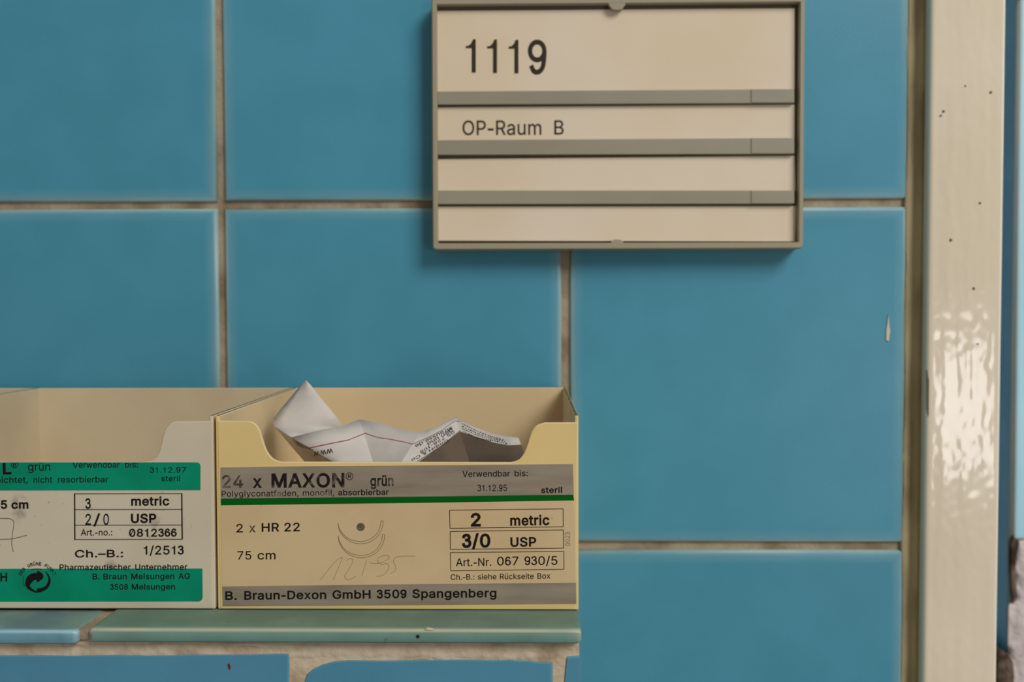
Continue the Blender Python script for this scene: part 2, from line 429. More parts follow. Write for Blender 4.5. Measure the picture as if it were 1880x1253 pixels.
    'b': (424, '229,-8 198,-5 172,4 153,17 138,31 118,59 112,59 112,0 53,0 53,509 114,509 114,319 118,319 137,346 152,360 171,373 197,381 229,384 274,378 313,361 345,332 370,293 385,245 390,189 385,133 370,84 346,45 313,16 274,-2|220,47 253,51 279,66 301,88 316,117 325,151 328,189 325,227 316,261 301,290 280,311 253,325 220,330 188,325 161,312 140,291 125,263 116,229 113,189 116,150 125,115 140,86 162,65 188,51'),
    'c': (396, '207,-8 159,-2 117,16 82,46 56,85 40,133 34,187 40,243 56,291 82,330 117,360 159,378 207,384 234,383 260,377 284,368 305,356 324,341 340,322 353,301 362,277 303,262 290,289 270,311 242,325 207,330 173,325 145,310 124,287 108,258 99,224 96,187 99,151 108,117 124,89 145,66 173,51 207,46 243,52 271,66 292,89 304,117 363,102 354,78 341,56 325,37 306,21 285,9 261,-1 235,-6'),
    'd': (424, '195,-8 151,-2 111,16 79,45 55,84 39,133 34,189 39,245 55,293 79,332 112,361 151,378 196,384 228,381 253,373 272,360 287,346 306,319 311,319 311,509 372,509 372,0 313,0 313,59 307,59 287,31 272,17 252,4 227,-5|205,47 236,51 263,65 284,86 299,115 309,150 312,189 309,229 300,263 284,291 263,312 237,325 205,330 172,325 145,311 124,290 108,261 99,227 96,189 99,151 109,117 124,88 145,66 172,51'),
    'e': (404, '212,-8 161,-2 117,16 82,46 56,85 40,132 34,187 39,242 55,290 81,329 115,359 157,378 205,384 236,382 266,374 294,361 319,341 341,315 357,282 368,242 371,194 371,169 75,169 75,221 338,221 310,202 307,237 298,269 283,294 263,314 237,326 205,330 173,326 146,313 125,294 109,270 99,241 96,211 96,178 100,139 110,106 128,80 151,61 179,50 212,46 234,48 254,53 271,61 285,73 297,88 306,105 365,91 353,63 335,39 311,19 283,4 249,-5'),
    'f': (254, '228,379 228,327 6,327 6,379|81,0 81,432 84,461 96,486 113,505 135,519 161,527 187,530 222,527 243,521 227,468 215,472 195,474 171,470 154,460 145,443 142,419 142,0'),
    'g': (425, '207,-151 168,-148 134,-140 105,-127 82,-110 64,-91 51,-69 101,-41 122,-66 136,-78 154,-88 178,-95 207,-97 249,-92 282,-75 295,-62 304,-47 310,-28 311,-6 311,68 306,68 287,41 272,28 252,16 227,8 195,5 152,10 113,27 80,53 55,90 39,136 34,191 39,246 55,293 80,332 112,361 152,378 196,384 228,382 253,373 273,360 288,346 308,319 313,319 313,379 372,379 372,-9 367,-54 350,-90 324,-117 291,-136 251,-147|205,59 237,63 264,75 285,95 300,121 309,154 312,193 309,231 300,264 285,291 264,312 237,325 205,330 172,325 145,312 124,290 109,262 99,229 96,193 99,155 109,123 124,96 145,76 172,63'),
    'h': (410, '114,227 114,0 53,0 53,509 114,509 114,287 102,287 124,332 152,362 187,379 227,384 264,380 295,369 321,349 341,321 353,285 357,240 357,0 296,0 296,235 290,275 273,304 246,323 210,329 184,326 161,317 141,303 126,283 117,257'),
    'i': (167, '53,0 53,379 114,379 114,0|84,443 67,446 54,455 44,468 41,483 44,499 54,512 67,521 84,524 100,521 114,512 123,499 126,483 123,468 114,455 100,446'),
    'j': (167, '53,379 114,379 114,-30 111,-63 102,-90 86,-113 65,-129 37,-139 4,-143 -10,-143 -10,-87 2,-87 25,-83 40,-72 50,-54 53,-29|83,443 67,446 53,455 44,468 41,483 44,499 53,512 67,521 83,524 100,521 114,512 123,499 126,483 123,468 114,455 100,446'),
    'k': (381, '110,137 110,212 121,212 284,379 360,379 184,199 177,199|53,0 53,509 114,509 114,0|294,0 148,186 191,229 372,0'),
    'l': (189, '139,-2 101,3 74,20 58,47 53,84 53,509 114,509 114,99 115,77 120,62 130,54 146,52 160,53 170,54 181,3 162,-1'),
    'm': (610, '53,0 53,379 112,379 112,295 108,295 118,323 132,346 151,363 172,376 195,384 219,386 257,380 287,361 309,331 321,295 312,295 322,321 337,343 357,361 381,375 407,383 437,386 468,383 497,372 522,354 541,328 553,296 557,255 557,0 496,0 496,254 490,289 473,313 447,326 419,330 395,328 374,320 358,307 345,290 338,270 335,247 335,0 274,0 274,260 269,288 253,311 229,326 199,330 178,328 158,320 140,307 126,289 117,266 114,238 114,0'),
    'n': (410, '114,227 114,0 53,0 53,379 112,379 112,287 102,287 124,332 152,362 187,379 227,384 264,380 295,369 321,349 341,321 353,285 357,240 357,0 296,0 296,235 290,275 273,304 246,323 210,329 184,326 161,317 141,303 126,283 117,257'),
    'o': (415, '207,-8 159,-2 117,16 82,46 56,85 40,133 34,187 40,243 56,291 82,330 117,360 159,378 207,384 256,378 299,360 333,330 359,291 376,243 381,187 376,133 359,85 333,46 299,16 256,-2|207,46 242,51 270,66 292,89 307,117 316,151 319,187 316,224 307,258 292,287 270,310 242,325 207,330 173,325 145,310 124,287 108,258 99,224 96,187 99,151 108,117 124,89 145,66 173,51'),
    'p': (424, '53,-143 53,379 112,379 112,319 118,319 137,346 152,360 171,373 197,381 229,384 274,378 313,361 345,332 370,293 385,245 390,189 385,133 370,84 346,45 313,16 274,-2 229,-8 198,-5 173,4 153,17 138,31 118,59 114,59 114,-143|220,47 253,51 279,66 301,88 316,117 325,151 328,189 325,227 316,261 301,290 280,311 253,325 220,330 188,325 161,312 140,291 125,263 116,229 113,189 116,150 125,115 140,86 162,65 188,51'),
    'q': (424, '372,-143 311,-143 311,59 306,59 287,31 272,17 252,4 227,-5 195,-8 151,-2 111,16 79,45 55,84 39,133 34,189 39,245 55,293 79,332 112,361 151,378 196,384 228,381 253,373 272,360 287,346 307,319 313,319 313,379 372,379|205,47 236,51 263,65 284,86 299,115 309,150 312,189 309,229 300,263 284,291 263,312 237,325 205,330 172,325 145,311 124,290 108,261 99,227 96,189 99,151 109,117 124,88 145,66 172,51'),
    'r': (259, '53,0 53,379 112,379 112,321 115,321 130,347 152,367 181,380 213,385 229,384 243,384 243,322 230,324 207,326 182,323 159,315 140,301 126,284 117,262 114,237 114,0'),
    's': (365, '182,-8 145,-5 112,3 84,18 62,38 45,63 36,94 94,107 105,79 124,60 150,49 181,45 217,50 244,62 262,81 268,103 265,121 254,136 237,147 212,155 149,170 104,186 72,208 53,237 47,274 51,305 65,332 87,354 115,370 149,381 187,384 223,381 254,372 279,358 299,339 314,316 324,290 268,277 258,298 243,316 219,328 187,333 156,329 131,317 114,299 109,277 112,258 124,243 144,232 172,223 229,209 275,194 306,171 325,142 331,107 326,75 312,47 290,24 260,6 223,-5'),
    't': (227, '204,379 204,327 6,327 6,379|65,471 126,471 126,98 128,76 136,61 150,53 170,50 185,51 202,54 213,2 192,-3 168,-4 125,2 92,21 72,52 65,93'),
    'u': (410, '182,-5 146,-1 115,11 89,31 69,59 57,95 53,139 53,379 114,379 114,144 119,105 137,75 164,56 200,50 226,53 249,62 268,77 283,97 293,122 296,153 296,379 357,379 357,0 298,0 298,92 307,92 286,47 257,17 222,0'),
    'v': (389, '163,0 17,379 84,379 165,155 187,87 206,21 184,21 203,87 224,155 305,379 371,379 226,0'),
    'w': (567, '138,0 23,379 87,379 133,214 154,137 175,41 165,41 186,135 206,214 252,379 316,379 362,214 382,136 402,41 391,41 413,135 434,214 480,379 545,379 429,0 368,0 319,172 305,225 291,280 277,338 291,338 277,280 263,225 248,172 199,0'),
    'x': (379, '21,0 171,218 171,171 29,379 100,379 147,306 179,253 207,206 175,206 202,253 233,306 282,379 352,379 209,169 209,214 358,0 287,0 231,85 200,136 173,182 205,182 178,136 148,85 91,0'),
    'y': (389, '47,-139 61,-86 71,-87 88,-90 104,-89 118,-84 130,-74 141,-58 151,-36 163,-1 17,379 84,379 165,155 187,87 206,21 184,21 202,87 224,155 305,379 371,379 204,-58 191,-85 177,-107 159,-124 139,-136 117,-143 91,-145 65,-143'),
    'z': (380, '42,0 42,46 254,320 254,323 48,323 48,379 333,379 333,331 126,60 126,56 339,56 339,0'),
    'Ü': (517, '259,-8 203,-2 154,15 114,43 85,80 66,124 60,173 60,509 124,509 124,178 128,144 141,113 160,87 187,68 220,56 259,52 298,56 331,68 357,87 377,113 389,144 393,178 393,509 457,509 457,173 451,124 433,80 403,43 363,15 315,-2|331,572 315,575 302,584 293,597 290,612 293,628 302,641 315,650 331,653 346,650 359,641 368,628 371,612 368,597 359,584 346,575|187,572 172,575 158,584 149,597 146,612 149,628 158,641 172,650 187,653 203,650 216,641 224,628 227,612 224,597 216,584 203,575'),
    'ß': (441, '122,362 122,0 60,0 60,362 63,398 70,429 82,456 99,477 120,494 143,506 169,513 197,516 229,512 260,503 289,486 312,463 327,432 332,393 330,370 325,351 309,322 292,299 287,287 285,272 288,256 297,241 327,215 362,188 378,171 391,152 400,129 403,100 399,69 386,42 366,21 340,6 307,-4 269,-7 237,-5 207,1 182,10 164,20 187,74 217,58 238,52 265,50 297,53 321,64 337,81 342,104 339,123 330,139 300,167 264,194 248,209 235,227 226,247 223,272 224,291 230,306 247,329 264,353 270,368 272,388 266,420 250,442 226,455 197,459 164,453 141,435 127,405'),
    'ä': (389, '160,-9 126,-5 94,5 68,22 48,45 35,73 30,108 34,138 43,161 58,179 78,193 100,203 125,211 178,220 234,227 252,230 265,235 273,243 276,255 276,257 273,279 267,297 256,311 240,322 220,329 196,331 171,329 149,322 132,313 118,301 107,288 100,274 41,291 57,322 79,346 104,364 133,375 163,382 194,384 239,379 263,372 286,360 306,343 322,320 333,290 337,251 337,0 277,0 277,52 272,52 252,25 236,12 215,1 190,-6|170,45 202,49 228,59 248,74 263,93 272,115 276,138 276,190 259,182 231,176 200,171 175,168 134,159 117,150 103,139 95,124 92,105 94,87 102,72 114,61 130,52 149,47|261,443 246,446 233,455 224,468 221,483 224,499 233,512 246,520 261,523 277,520 290,512 299,499 301,483 299,468 290,455 277,446|117,443 102,446 89,455 80,468 77,483 80,499 89,512 102,520 117,523 133,520 146,512 155,499 158,483 155,468 146,455 133,446'),
    'ö': (415, '207,-8 159,-2 117,16 82,46 56,85 40,133 34,187 40,243 56,291 82,330 117,360 159,378 207,384 256,378 299,360 333,330 359,291 376,243 381,187 376,133 359,85 333,46 299,16 256,-2|207,46 242,51 270,66 292,89 307,117 316,151 319,187 316,224 307,258 292,287 270,310 242,325 207,330 173,325 145,310 124,287 108,258 99,224 96,187 99,151 108,117 124,89 145,66 173,51|279,443 264,446 251,455 242,468 239,483 242,499 251,512 264,520 279,523 295,520 308,512 317,499 320,483 317,468 308,455 295,446|136,443 120,446 107,455 98,468 95,483 98,499 107,512 120,520 136,523 151,520 164,512 173,499 176,483 173,468 164,455 151,446'),
    'ü': (410, '182,-5 146,-1 115,11 89,31 69,59 57,95 53,139 53,379 114,379 114,144 119,105 137,75 164,56 200,50 226,53 249,62 268,77 283,97 293,122 296,153 296,379 357,379 357,0 298,0 298,92 307,92 286,47 257,17 222,0|277,443 261,446 248,455 239,468 236,483 239,499 248,512 261,520 277,523 292,520 305,512 314,499 317,483 314,468 305,455 292,446|133,443 118,446 104,455 96,468 93,483 96,499 104,512 118,520 133,523 149,520 162,512 170,499 173,483 170,468 162,455 149,446'),
    '–': (350, '350,244 350,188 0,188 0,244'),
}
CAP = 0.509
M_LOOP = '60,0 60,509 158,509 311,100 314,100 468,509 568,509 568,0 502,0 502,405 500,405 344,0 280,0 128,405 126,405 126,0'
GLYPHS['M'] = (GLYPHS['M'][0], M_LOOP)
GLYPHS['X'] = (GLYPHS['X'][0], '18,0 197,260 29,509 107,509 237,311 368,509 446,509 276,260 456,0 378,0 236,210 95,0')


def offset_loop(pts, d):
    """Move a closed outline outwards by d (outer loops run clockwise, holes the other way)."""
    n = len(pts)
    out = []
    for i in range(n):
        a, p, b = pts[i - 1], pts[i], pts[(i + 1) % n]
        d1 = (p[0] - a[0], p[1] - a[1])
        d2 = (b[0] - p[0], b[1] - p[1])
        l1, l2 = math.hypot(*d1) or 1, math.hypot(*d2) or 1
        n1 = (-d1[1] / l1, d1[0] / l1)
        n2 = (-d2[1] / l2, d2[0] / l2)
        mx, my = n1[0] + n2[0], n1[1] + n2[1]
        L2 = mx * mx + my * my
        k = min(2.0 / L2 if L2 > 1e-6 else 2.0, 1.3) * d
        out.append((p[0] + mx * k, p[1] + my * k))
    return out


def area2(pts):
    return sum(pts[i - 1][0] * pts[i][1] - pts[i][0] * pts[i - 1][1] for i in range(len(pts)))


def winding(x, y, loops):
    w = 0
    for l in loops:
        for i in range(len(l)):
            (x0, y0), (x1, y1) = l[i - 1], l[i]
            if (y0 <= y) != (y1 <= y):
                if x < x0 + (y - y0) / (y1 - y0) * (x1 - x0):
                    w += 1 if y1 > y0 else -1
    return w


def fill(loops):
    """Triangles of everything the loops wind around (holes run the other way)."""
    vs, es = [], []
    for l in loops:
        b = len(vs)
        vs += [Vector(p) for p in l]
        es += [(b + k, b + (k + 1) % len(l)) for k in range(len(l))]
    v, e, f, _, _, _ = delaunay_2d_cdt(vs, es, [], 0, 1e-6)
    out = []
    for t in f:
        cx = sum(v[k].x for k in t) / len(t)
        cy = sum(v[k].y for k in t) / len(t)
        if winding(cx, cy, loops):
            out.append(tuple(t))
    return [(q.x, q.y) for q in v], out


def ribbon_loop(pts, w=66, n=6):
    """Clockwise outline of a pen stroke through points (1/1000 units)."""
    p = smooth_path(pts, n)
    lft, rgt = [], []
    for i in range(len(p)):
        a, b = p[max(0, i - 1)], p[min(len(p) - 1, i + 1)]
        dx, dy = b[0] - a[0], b[1] - a[1]
        L = math.hypot(dx, dy) or 1
        lft.append((p[i][0] - dy / L * w / 2, p[i][1] + dx / L * w / 2))
        rgt.append((p[i][0] + dy / L * w / 2, p[i][1] - dx / L * w / 2))
    l = lft + rgt[::-1]
    return l if area2(l) < 0 else l[::-1]


def ring_loops(cx, cy, rx, ry, n=28):
    l = [(cx + rx * math.cos(-2 * math.pi * k / n), cy + ry * math.sin(-2 * math.pi * k / n)) for k in range(n)]
    h = [(cx + (rx - 66) * math.cos(2 * math.pi * k / n), cy + (ry - 64) * math.sin(2 * math.pi * k / n)) for k in range(n)]
    return [l, h]


LOOPS = {}
for ch, (adv, data) in GLYPHS.items():
    LOOPS[ch] = (adv, [[tuple(float(v) for v in q.split(',')) for q in l.split(' ')] for l in data.split('|') if l])
nine_l = ring_loops(186, 346, 158, 168) + [ribbon_loop([(311, 350), (308, 250), (288, 120), (245, 50), (184, 24), (122, 44), (84, 122)])]
LOOPS['9'] = (372, nine_l)
LOOPS['6'] = (372, [[(372 - x, 509 - y) for x, y in l] for l in nine_l])
LOOPS['3'] = (372, [ribbon_loop([(66, 385), (92, 455), (180, 484), (262, 458), (286, 385), (258, 312), (150, 281)]),
                    ribbon_loop([(150, 281), (262, 262), (312, 160), (276, 58), (180, 24), (92, 54), (58, 140)])])
LOOPS['1'] = (372, [[(245, 509), (245, 0), (180, 0), (180, 364), (66, 364), (66, 404), (130, 412), (170, 440), (192, 509)]])
LOOPS['l'] = (186, [[(60, 0), (60, 520), (122, 520), (122, 0)]])
LOOPS['-'] = (300, [[(40, 160), (40, 225), (260, 225), (260, 160)]])
for ch in '369':
    for l in LOOPS[ch][1]:
        pass


def glyphs(body, weight=0.0):
    loops = []
    pen = 0.0
    for ch in body:
        adv, ls = LOOPS[ch]
        for l in ls:
            loops.append([(x + pen, y) for x, y in offset_loop([(x / 1000, y / 1000) for x, y in l], weight)])
        pen += adv / 1000 + 2 * weight * 0.55
    v, f = fill(loops)
    return [Vector((x, y, 0)) for x, y in v], f


def put_flat(bm, vs, fs, fn, mi=0):
    nv = []
    for (x, y) in vs:
        p = fn(x, y)
        nv.append(None if p is None else bm.verts.new(p))
    for f in fs:
        q = [nv[i] for i in f]
        if None in q:
            continue
        try:
            bm.faces.new(q).material_index = mi
        except ValueError:
            pass


def text_flat(body, p0, p1, h, weight=0.0, clip_top=None):
    """Vertices in pixels: ink box starts at p0 and ends at p1 on the baseline, capitals h pixels high."""
    weight = (weight + 0.006) * 0.72
    vs, fs = glyphs(body, weight)
    xs = [v.x for v in vs]
    x0, x1 = min(xs), max(xs)
    dx, dy = p1[0] - p0[0], p1[1] - p0[1]
    L = math.hypot(dx, dy)
    ux, uy = dx / L, dy / L
    nx, ny = uy, -ux
    out = []
    for v in vs:
        s = (v.x - x0) / (x1 - x0) * L
        t = v.y / (CAP + 2 * weight) * h
        x, y = p0[0] + ux * s + nx * t, p0[1] + uy * s + ny * t
        if clip_top is not None:
            y = max(y, clip_top)
        out.append((x, y))
    return out, fs


def stroke_flat(pts, w, closed=False):
    """Ribbon of constant pixel width w along a pixel polyline."""
    n = len(pts)
    vs, fs = [], []
    for i, p in enumerate(pts):
        a = pts[(i - 1) % n] if (closed or i > 0) else pts[0]
        b = pts[(i + 1) % n] if (closed or i < n - 1) else pts[-1]
        dx, dy = b[0] - a[0], b[1] - a[1]
        L = math.hypot(dx, dy) or 1
        vs += [(p[0] - dy / L * w / 2, p[1] + dx / L * w / 2), (p[0] + dy / L * w / 2, p[1] - dx / L * w / 2)]
    for i in range(n if closed else n - 1):
        j = (i + 1) % n
        fs.append((2 * i, 2 * j, 2 * j + 1, 2 * i + 1))
    return vs, fs


def poly_flat(pts):
    return fill([list(pts)])


def printed(name, pieces, fn, mat, parent):
    bm = bmesh.new()
    for vs, fs in pieces:
        put_flat(bm, vs, fs, fn)
    # all print faces the viewer side of its surface
    for f in bm.faces:
        f.normal_update()
        if f.normal.y > 0:
            f.normal_flip()
    return finish(name, bm, mat, parent, normals=False)


# ------------------------------------------------------------------ tiled surfaces
PROFILE = ((0.0, -0.0016, 1.0), (0.0004, -0.0006, 0.9), (0.0010, -0.00015, 0.6), (0.0022, 0.0, 0.22), (0.0060, 0.0, 0.0))


def tile(bm, fr, u0, u1, v0, v1, mi, le, lt, base=-0.004, tone=0.0, tilt=0.0):
    """One pillow-edged tile; fr(u, v, h) maps to the world, h is the height over the tile face."""
    tu, tv = random.uniform(-tilt, tilt), random.uniform(-tilt, tilt)
    cu, cv = (u0 + u1) / 2, (v0 + v1) / 2
    rings = []
    for ins, h, e in ((0.0, base, 1.0),) + PROFILE:
        ring = []
        for (u, v) in ((u0 + ins, v0 + ins), (u1 - ins, v0 + ins), (u1 - ins, v1 - ins), (u0 + ins, v1 - ins)):
            w = bm.verts.new(fr(u, v, h + (u - cu) * tu + (v - cv) * tv))
            w[le] = e
            w[lt] = tone
            ring.append(w)
        rings.append(ring)
    for a, b in zip(rings, rings[1:]):
        for i in range(4):
            f = bm.faces.new((a[i], a[(i + 1) % 4], b[(i + 1) % 4], b[i]))
            f.material_index = mi
            f.smooth = True
    f = bm.faces.new(rings[-1])
    f.material_index = mi
    f.smooth = True


def tile_outline(bm, fr, pts, mi, le, lt, base=-0.004, tone=0.0):
    cu = sum(p[0] for p in pts) / len(pts)
    cv = sum(p[1] for p in pts) / len(pts)
    rad = sum(math.hypot(p[0] - cu, p[1] - cv) for p in pts) / len(pts)
    rings = []
    for ins, h, e in ((0.0, base, 1.0),) + PROFILE[:4]:
        k = 1 - ins * 0.5 / rad
        ring = []
        for (u, v) in pts:
            w = bm.verts.new(fr(cu + (u - cu) * k, cv + (v - cv) * k, h * 0.6))
            w[le] = e * 0.35
            w[lt] = tone
            ring.append(w)
        rings.append(ring)
    n = len(pts)
    for a, b in zip(rings, rings[1:]):
        for i in range(n):
            bm.faces.new((a[i], a[(i + 1) % n], b[(i + 1) % n], b[i])).material_index = mi
    bm.faces.new(rings[-1]).material_index = mi


def new_tiled():
    bm = bmesh.new()
    return bm, bm.verts.layers.float.new('edge'), bm.verts.layers.float.new('tone')


# --- the wall: tile grid read from two crossings
gx0 = at(405, 377, 0).x
gx1 = at(1039, 560, 0).x
gz0 = at(600, 375.5, 0).z
gz1 = at(1350, 1003.5, 0).z
PX, PZ = gx1 - gx0, gz0 - gz1
G = 0.0036                                   # grout width
XF = at(1664, 600, 0).x                      # where the tiles stop beside the door frame
bm, le, lt = new_tiled()
front = lambda u, v, h: (u, -h, v)
box(bm, (-0.75, 0.0022, 0.0), (XF + 0.0055, 0.12, 2.2), 1)
tones = {}
for i in range(-4, 3):
    for j in range(-6, 11):
        u0 = gx0 + i * PX + G / 2
        u1 = u0 + PX - G
        v1 = gz0 - j * PZ - G / 2
        v0 = v1 - PZ + G
        if u0 > XF - 0.01 or v0 < 0 or v1 > 2.2:
            continue
        u1 = min(u1, XF)
        dx, dz = random.uniform(-0.0003, 0.0003), random.uniform(-0.0002, 0.0002)
        tile(bm, front, u0 + dx, u1 + (dx if u1 < XF else 0), v0 + dz, v1 + dz, 0, le, lt, tone=random.random(), tilt=0.001)
# long white chip in the glaze beside the door frame
c = at(1630, 604, 0)
chip = [(-0.0008, -0.0050), (0.0003, -0.0055), (0.0009, -0.001), (0.0004, 0.002), (0.0000, 0.0065), (-0.0003, 0.0025), (-0.0007, 0.0)]
prism(bm, [Vector((c.x + a, -0.00045, c.z + b)) for a, b in chip], Vector((0, 0.0006, 0)), 2)
wall = finish('wall_back', bm, ['blue_glaze', 'grout', 'chip'])
tag(wall, 'blue glazed tile wall with beige grout lines behind sign and boxes', 'wall', kind='structure')

bm = bmesh.new()
box(bm, (-0.9, -2.2, -0.05), (0.9, 0.6, 0.0))
o = finish('floor', bm, 'floor_tile')
tag(o, 'grey floor at the foot of the blue tiled wall', 'floor', kind='structure')

# --- the ledge: half-height tiled wall with glazed cap tiles
YB = -0.118                                   # plane of the box fronts
ZL = at(700, 1121.5, YB).z                    # top of the ledge tiles
YC = -0.1377                                  # front of the cap tiles
YW = -0.1345                                  # tiled front under them
XL = at(1066, 1215, YW).x                     # right end of the ledge
ZC = at(700, 1179.5, YC).z                    # underside of the cap
bm, le, lt = new_tiled()
ledge = lambda u, v, h: (u, YW - h, v)
box(bm, (-0.75, YW + 0.0006, 0.0), (XL - 0.0004, 0.0021, ZC + 0.0006), 1)


def uv(px, py):
    p = at(px, py, YW)
    return (p.x, p.z)


def low(px):
    return (at(px, 1250, YW).x, ZC - 0.11)


e = [uv(531, 1253), uv(531.5, 1225), uv(531, 1201.5), uv(470, 1202), uv(400, 1202.5), uv(300, 1203.5), uv(160, 1204), uv(0, 1204.5), uv(-160, 1204.5)]
tile_outline(bm, ledge, [low(-160), low(531)] + e[0:], 0, le, lt)
e = [uv(1016, 1253), uv(1015.5, 1217.5), uv(990, 1216.8), uv(972, 1214.5), uv(950, 1214), uv(938, 1212.2), uv(925, 1213.5), uv(860, 1212.5), uv(780, 1213),
     uv(700, 1214.5), uv(640, 1213.5), uv(612, 1216), uv(590, 1222), uv(572, 1231), uv(562, 1240), uv(558, 1253)]
tile_outline(bm, ledge, [low(558), low(1016)] + e, 0, le, lt)
e = [uv(1065, 1253), uv(1064.5, 1204.5), uv(1041.5, 1205.5), uv(1039, 1228), uv(1037, 1253)]
tile_outline(bm, ledge, [low(1037), low(1065)] + e, 0, le, lt)
# troweled mortar band under the cap, ragged and ridged along its length
xa, xb = -0.75, XL - 0.0005
zt, zb_ = ZC + 0.0004, at(700, 1219, YW).z
rows = []
for k in range(13):
    z = zt + (zb_ - zt) * k / 12
    row = []
    for m in range(401):
        x = xa + (xb - xa) * m / 400 if m < 60 else -0.19 + (xb + 0.19) * (m - 60) / 340
        if m < 60:
            x = xa + (-0.19 - xa) * m / 60
        d = 0.0007 * noise.noise(Vector((x * 55, 2.2, z * 300))) + 0.0005 * noise.noise(Vector((x * 190, 6.1, z * 450)))
        lip = max(0.0, noise.noise(Vector((x * 60, 9.7, 0.0))) + 0.25) * math.exp(-((z - (zt - 0.0022 - 0.0006 * noise.noise(Vector((x * 90, 1.1, 3.0))))) / 0.0005) ** 2)
        e = 0.0006 * max(0.0, (k - 9) / 3)
        row.append(bm.verts.new((x, YW + 0.0004 + d * 0.7 - 0.0016 * lip * (1 if x < at(560, 1190, YW).x else 0.25) + e, z)))
    rows.append(row)
for a, b in zip(rows, rows[1:]):
    for m in range(400):
        f = bm.faces.new((a[m], b[m], b[m + 1], a[m + 1]))
        f.material_index = 1
        f.smooth = True
p0 = at(420.5, 1224.5, YW)
prism(bm, [Vector((p0.x + a, YW - 0.0002, p0.z + b)) for a, b in ((-0.0004, 0.0008), (0.0001, 0.0010), (0.0005, -0.0003), (0.0003, -0.0010), (-0.0001, -0.0007))],
      Vector((0, 0.0003, 0)), 2)
o = finish('wall_ledge', bm, ['ledge_glaze', 'mortar', 'red_speck'])
tag(o, 'half-height tiled wall under the boxes with rough pale mortar joints', 'wall', kind='structure')

bm, le, lt = new_tiled()


def cap_tile(x0, x1, zt, mi, cut=0.0):
    """Cap tile with a rounded front nosing: profile in (y, z) swept along x."""
    t = at(700, 1154, YC).z - ZC
    prof = [(-0.0005, zt, 0.0), (YC + 0.0026, zt, 0.0), (YC + 0.0012, zt - 0.00003, 0.35), (YC + 0.0006, zt - 0.00015, 0.9),
            (YC + 0.0002, zt - 0.00045, 1.0), (YC + 0.00003, zt - 0.0008, 0.55), (YC, zt - 0.0011, 0.1), (YC, zt - 0.0022, 0.0), (YC + 0.0001, zt - t + 0.0006, 0.0),
            (YC + 0.0005, zt - t, 0.1), (-0.0005, zt - t, 0.0)]
    xs = [(x0, 0.8, 0.0012), (x0 + 0.0006, 0.7, 0.0003), (x0 + 0.0016, 0.3, 0.0), (x0 + 0.005, 0.0, 0.0),
          (x1 - 0.005, 0.0, 0.0), (x1 - 0.0016, 0.3, 0.0), (x1 - 0.0006, 0.7, 0.0003), (x1, 0.8, 0.0012)]
    cy, cz = YC * 0.5, zt - t / 2
    rows = []
    for (x, ee, ins) in xs:
        r = []
        for (y, z, e2) in prof:
            yy = y + (ins * 0.7 if y < cy else 0)
            zz = cz + (z - cz) * (1 - ins * 1.4 / t)
            w = bm.verts.new((x, yy, zz))
            w[le] = min(1.0, e2 + ee * 0.6)
            r.append(w)
        rows.append(r)
    n = len(prof)
    for a, b in zip(rows, rows[1:]):
        for i in range(n):
            f = bm.faces.new((a[i], b[i], b[(i + 1) % n], a[(i + 1) % n]))
            f.material_index = mi + 5 if i == 0 else mi
            f.smooth = i not in (n - 1,)
    for r in (rows[0], list(reversed(rows[-1]))):
        bm.faces.new(r).material_index = mi


xr = at(1067.5, 1165, YC).x
xj1 = at(161.5, 1165, YC).x
xj0 = at(141, 1165, YC).x
cap_tile(xj1, xr, ZL, 0)
dz = ZL - at(100, 1158, YC).z + (at(100, 1153.0, YC).z - ZL)
cap_tile(-0.30, xj0, ZL - 0.0007, 1)
box(bm, (xj0 - 0.001, YC + 0.0022, ZC - 0.0002), (xj1 + 0.001, -0.0006, ZL - 0.0011), 2)
p0 = at(767, 1169.5, YC)
prism(bm, [Vector((p0.x + 0.0006 * math.cos(k), YC - 0.0001, p0.z + 0.0006 * math.sin(k))) for k in [i * 0.785 for i in range(8)]], Vector((0, 0.0003, 0)), 3)
p0 = at(788, 1157.5, YC)
prism(bm, [Vector((p0.x + a, YC - 0.00006, p0.z + b * 0.7)) for a, b in ((-0.0013, 0.0003), (-0.0006, 0.0009), (0.0007, 0.0007), (0.0014, 0.0001), (0.0004, -0.0002), (-0.0005, 0.0001))],
      Vector((0, 0.0008, 0)), 4)
o = finish('trim_1', bm, ['green_glaze', 'teal_glaze', 'grout', 'dark_speck', 'chip', 'green_top', 'teal_top'])
tag(o, 'glazed green-blue cap tiles along the ledge top carrying the boxes', 'ledge', kind='structure')

# ------------------------------------------------------------------ door frame and far jamb
XA = at(1690, 600, 0).x
YF = -0.0080
XB0 = at(1702, 600, YF).x
XB1 = at(1838, 700, YF).x
door = empty('door_1', ((XB0 + XB1) / 2, 0.0, 0.0), 'cream painted metal door frame right of the blue tiled wall', 'door frame', kind='structure')
bm = bmesh.new()
r = 0.0026
sec = [(XA + 0.0005, 0.02), (XA + 0.0008, 0.0)]
for k in range(7):
    a = math.pi * (1.0 + 0.5 * k / 6)
    sec.append((XB0 - 0.0004 + r + r * math.cos(a), YF + r + r * math.sin(a)))
nseg = 40
for k in range(1, nseg):
    t = k / nseg
    sec.append((XB0 + r + (XB1 - 2 * r - XB0) * t, YF - 0.00018 * math.sin(math.pi * t)))
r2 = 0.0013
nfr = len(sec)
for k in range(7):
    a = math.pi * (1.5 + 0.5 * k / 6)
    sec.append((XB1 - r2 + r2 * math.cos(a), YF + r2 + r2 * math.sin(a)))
sec += [(XB1, 0.03), (XB1 - 0.0012, 0.03), (XB1 - 0.0012, YF + 0.004), (XB0 + 0.004, YF + 0.004), (XA + 0.004, 0.02)]
zs = [0.0] + [1.30 + i * 0.0010 for i in range(360)] + [2.2]
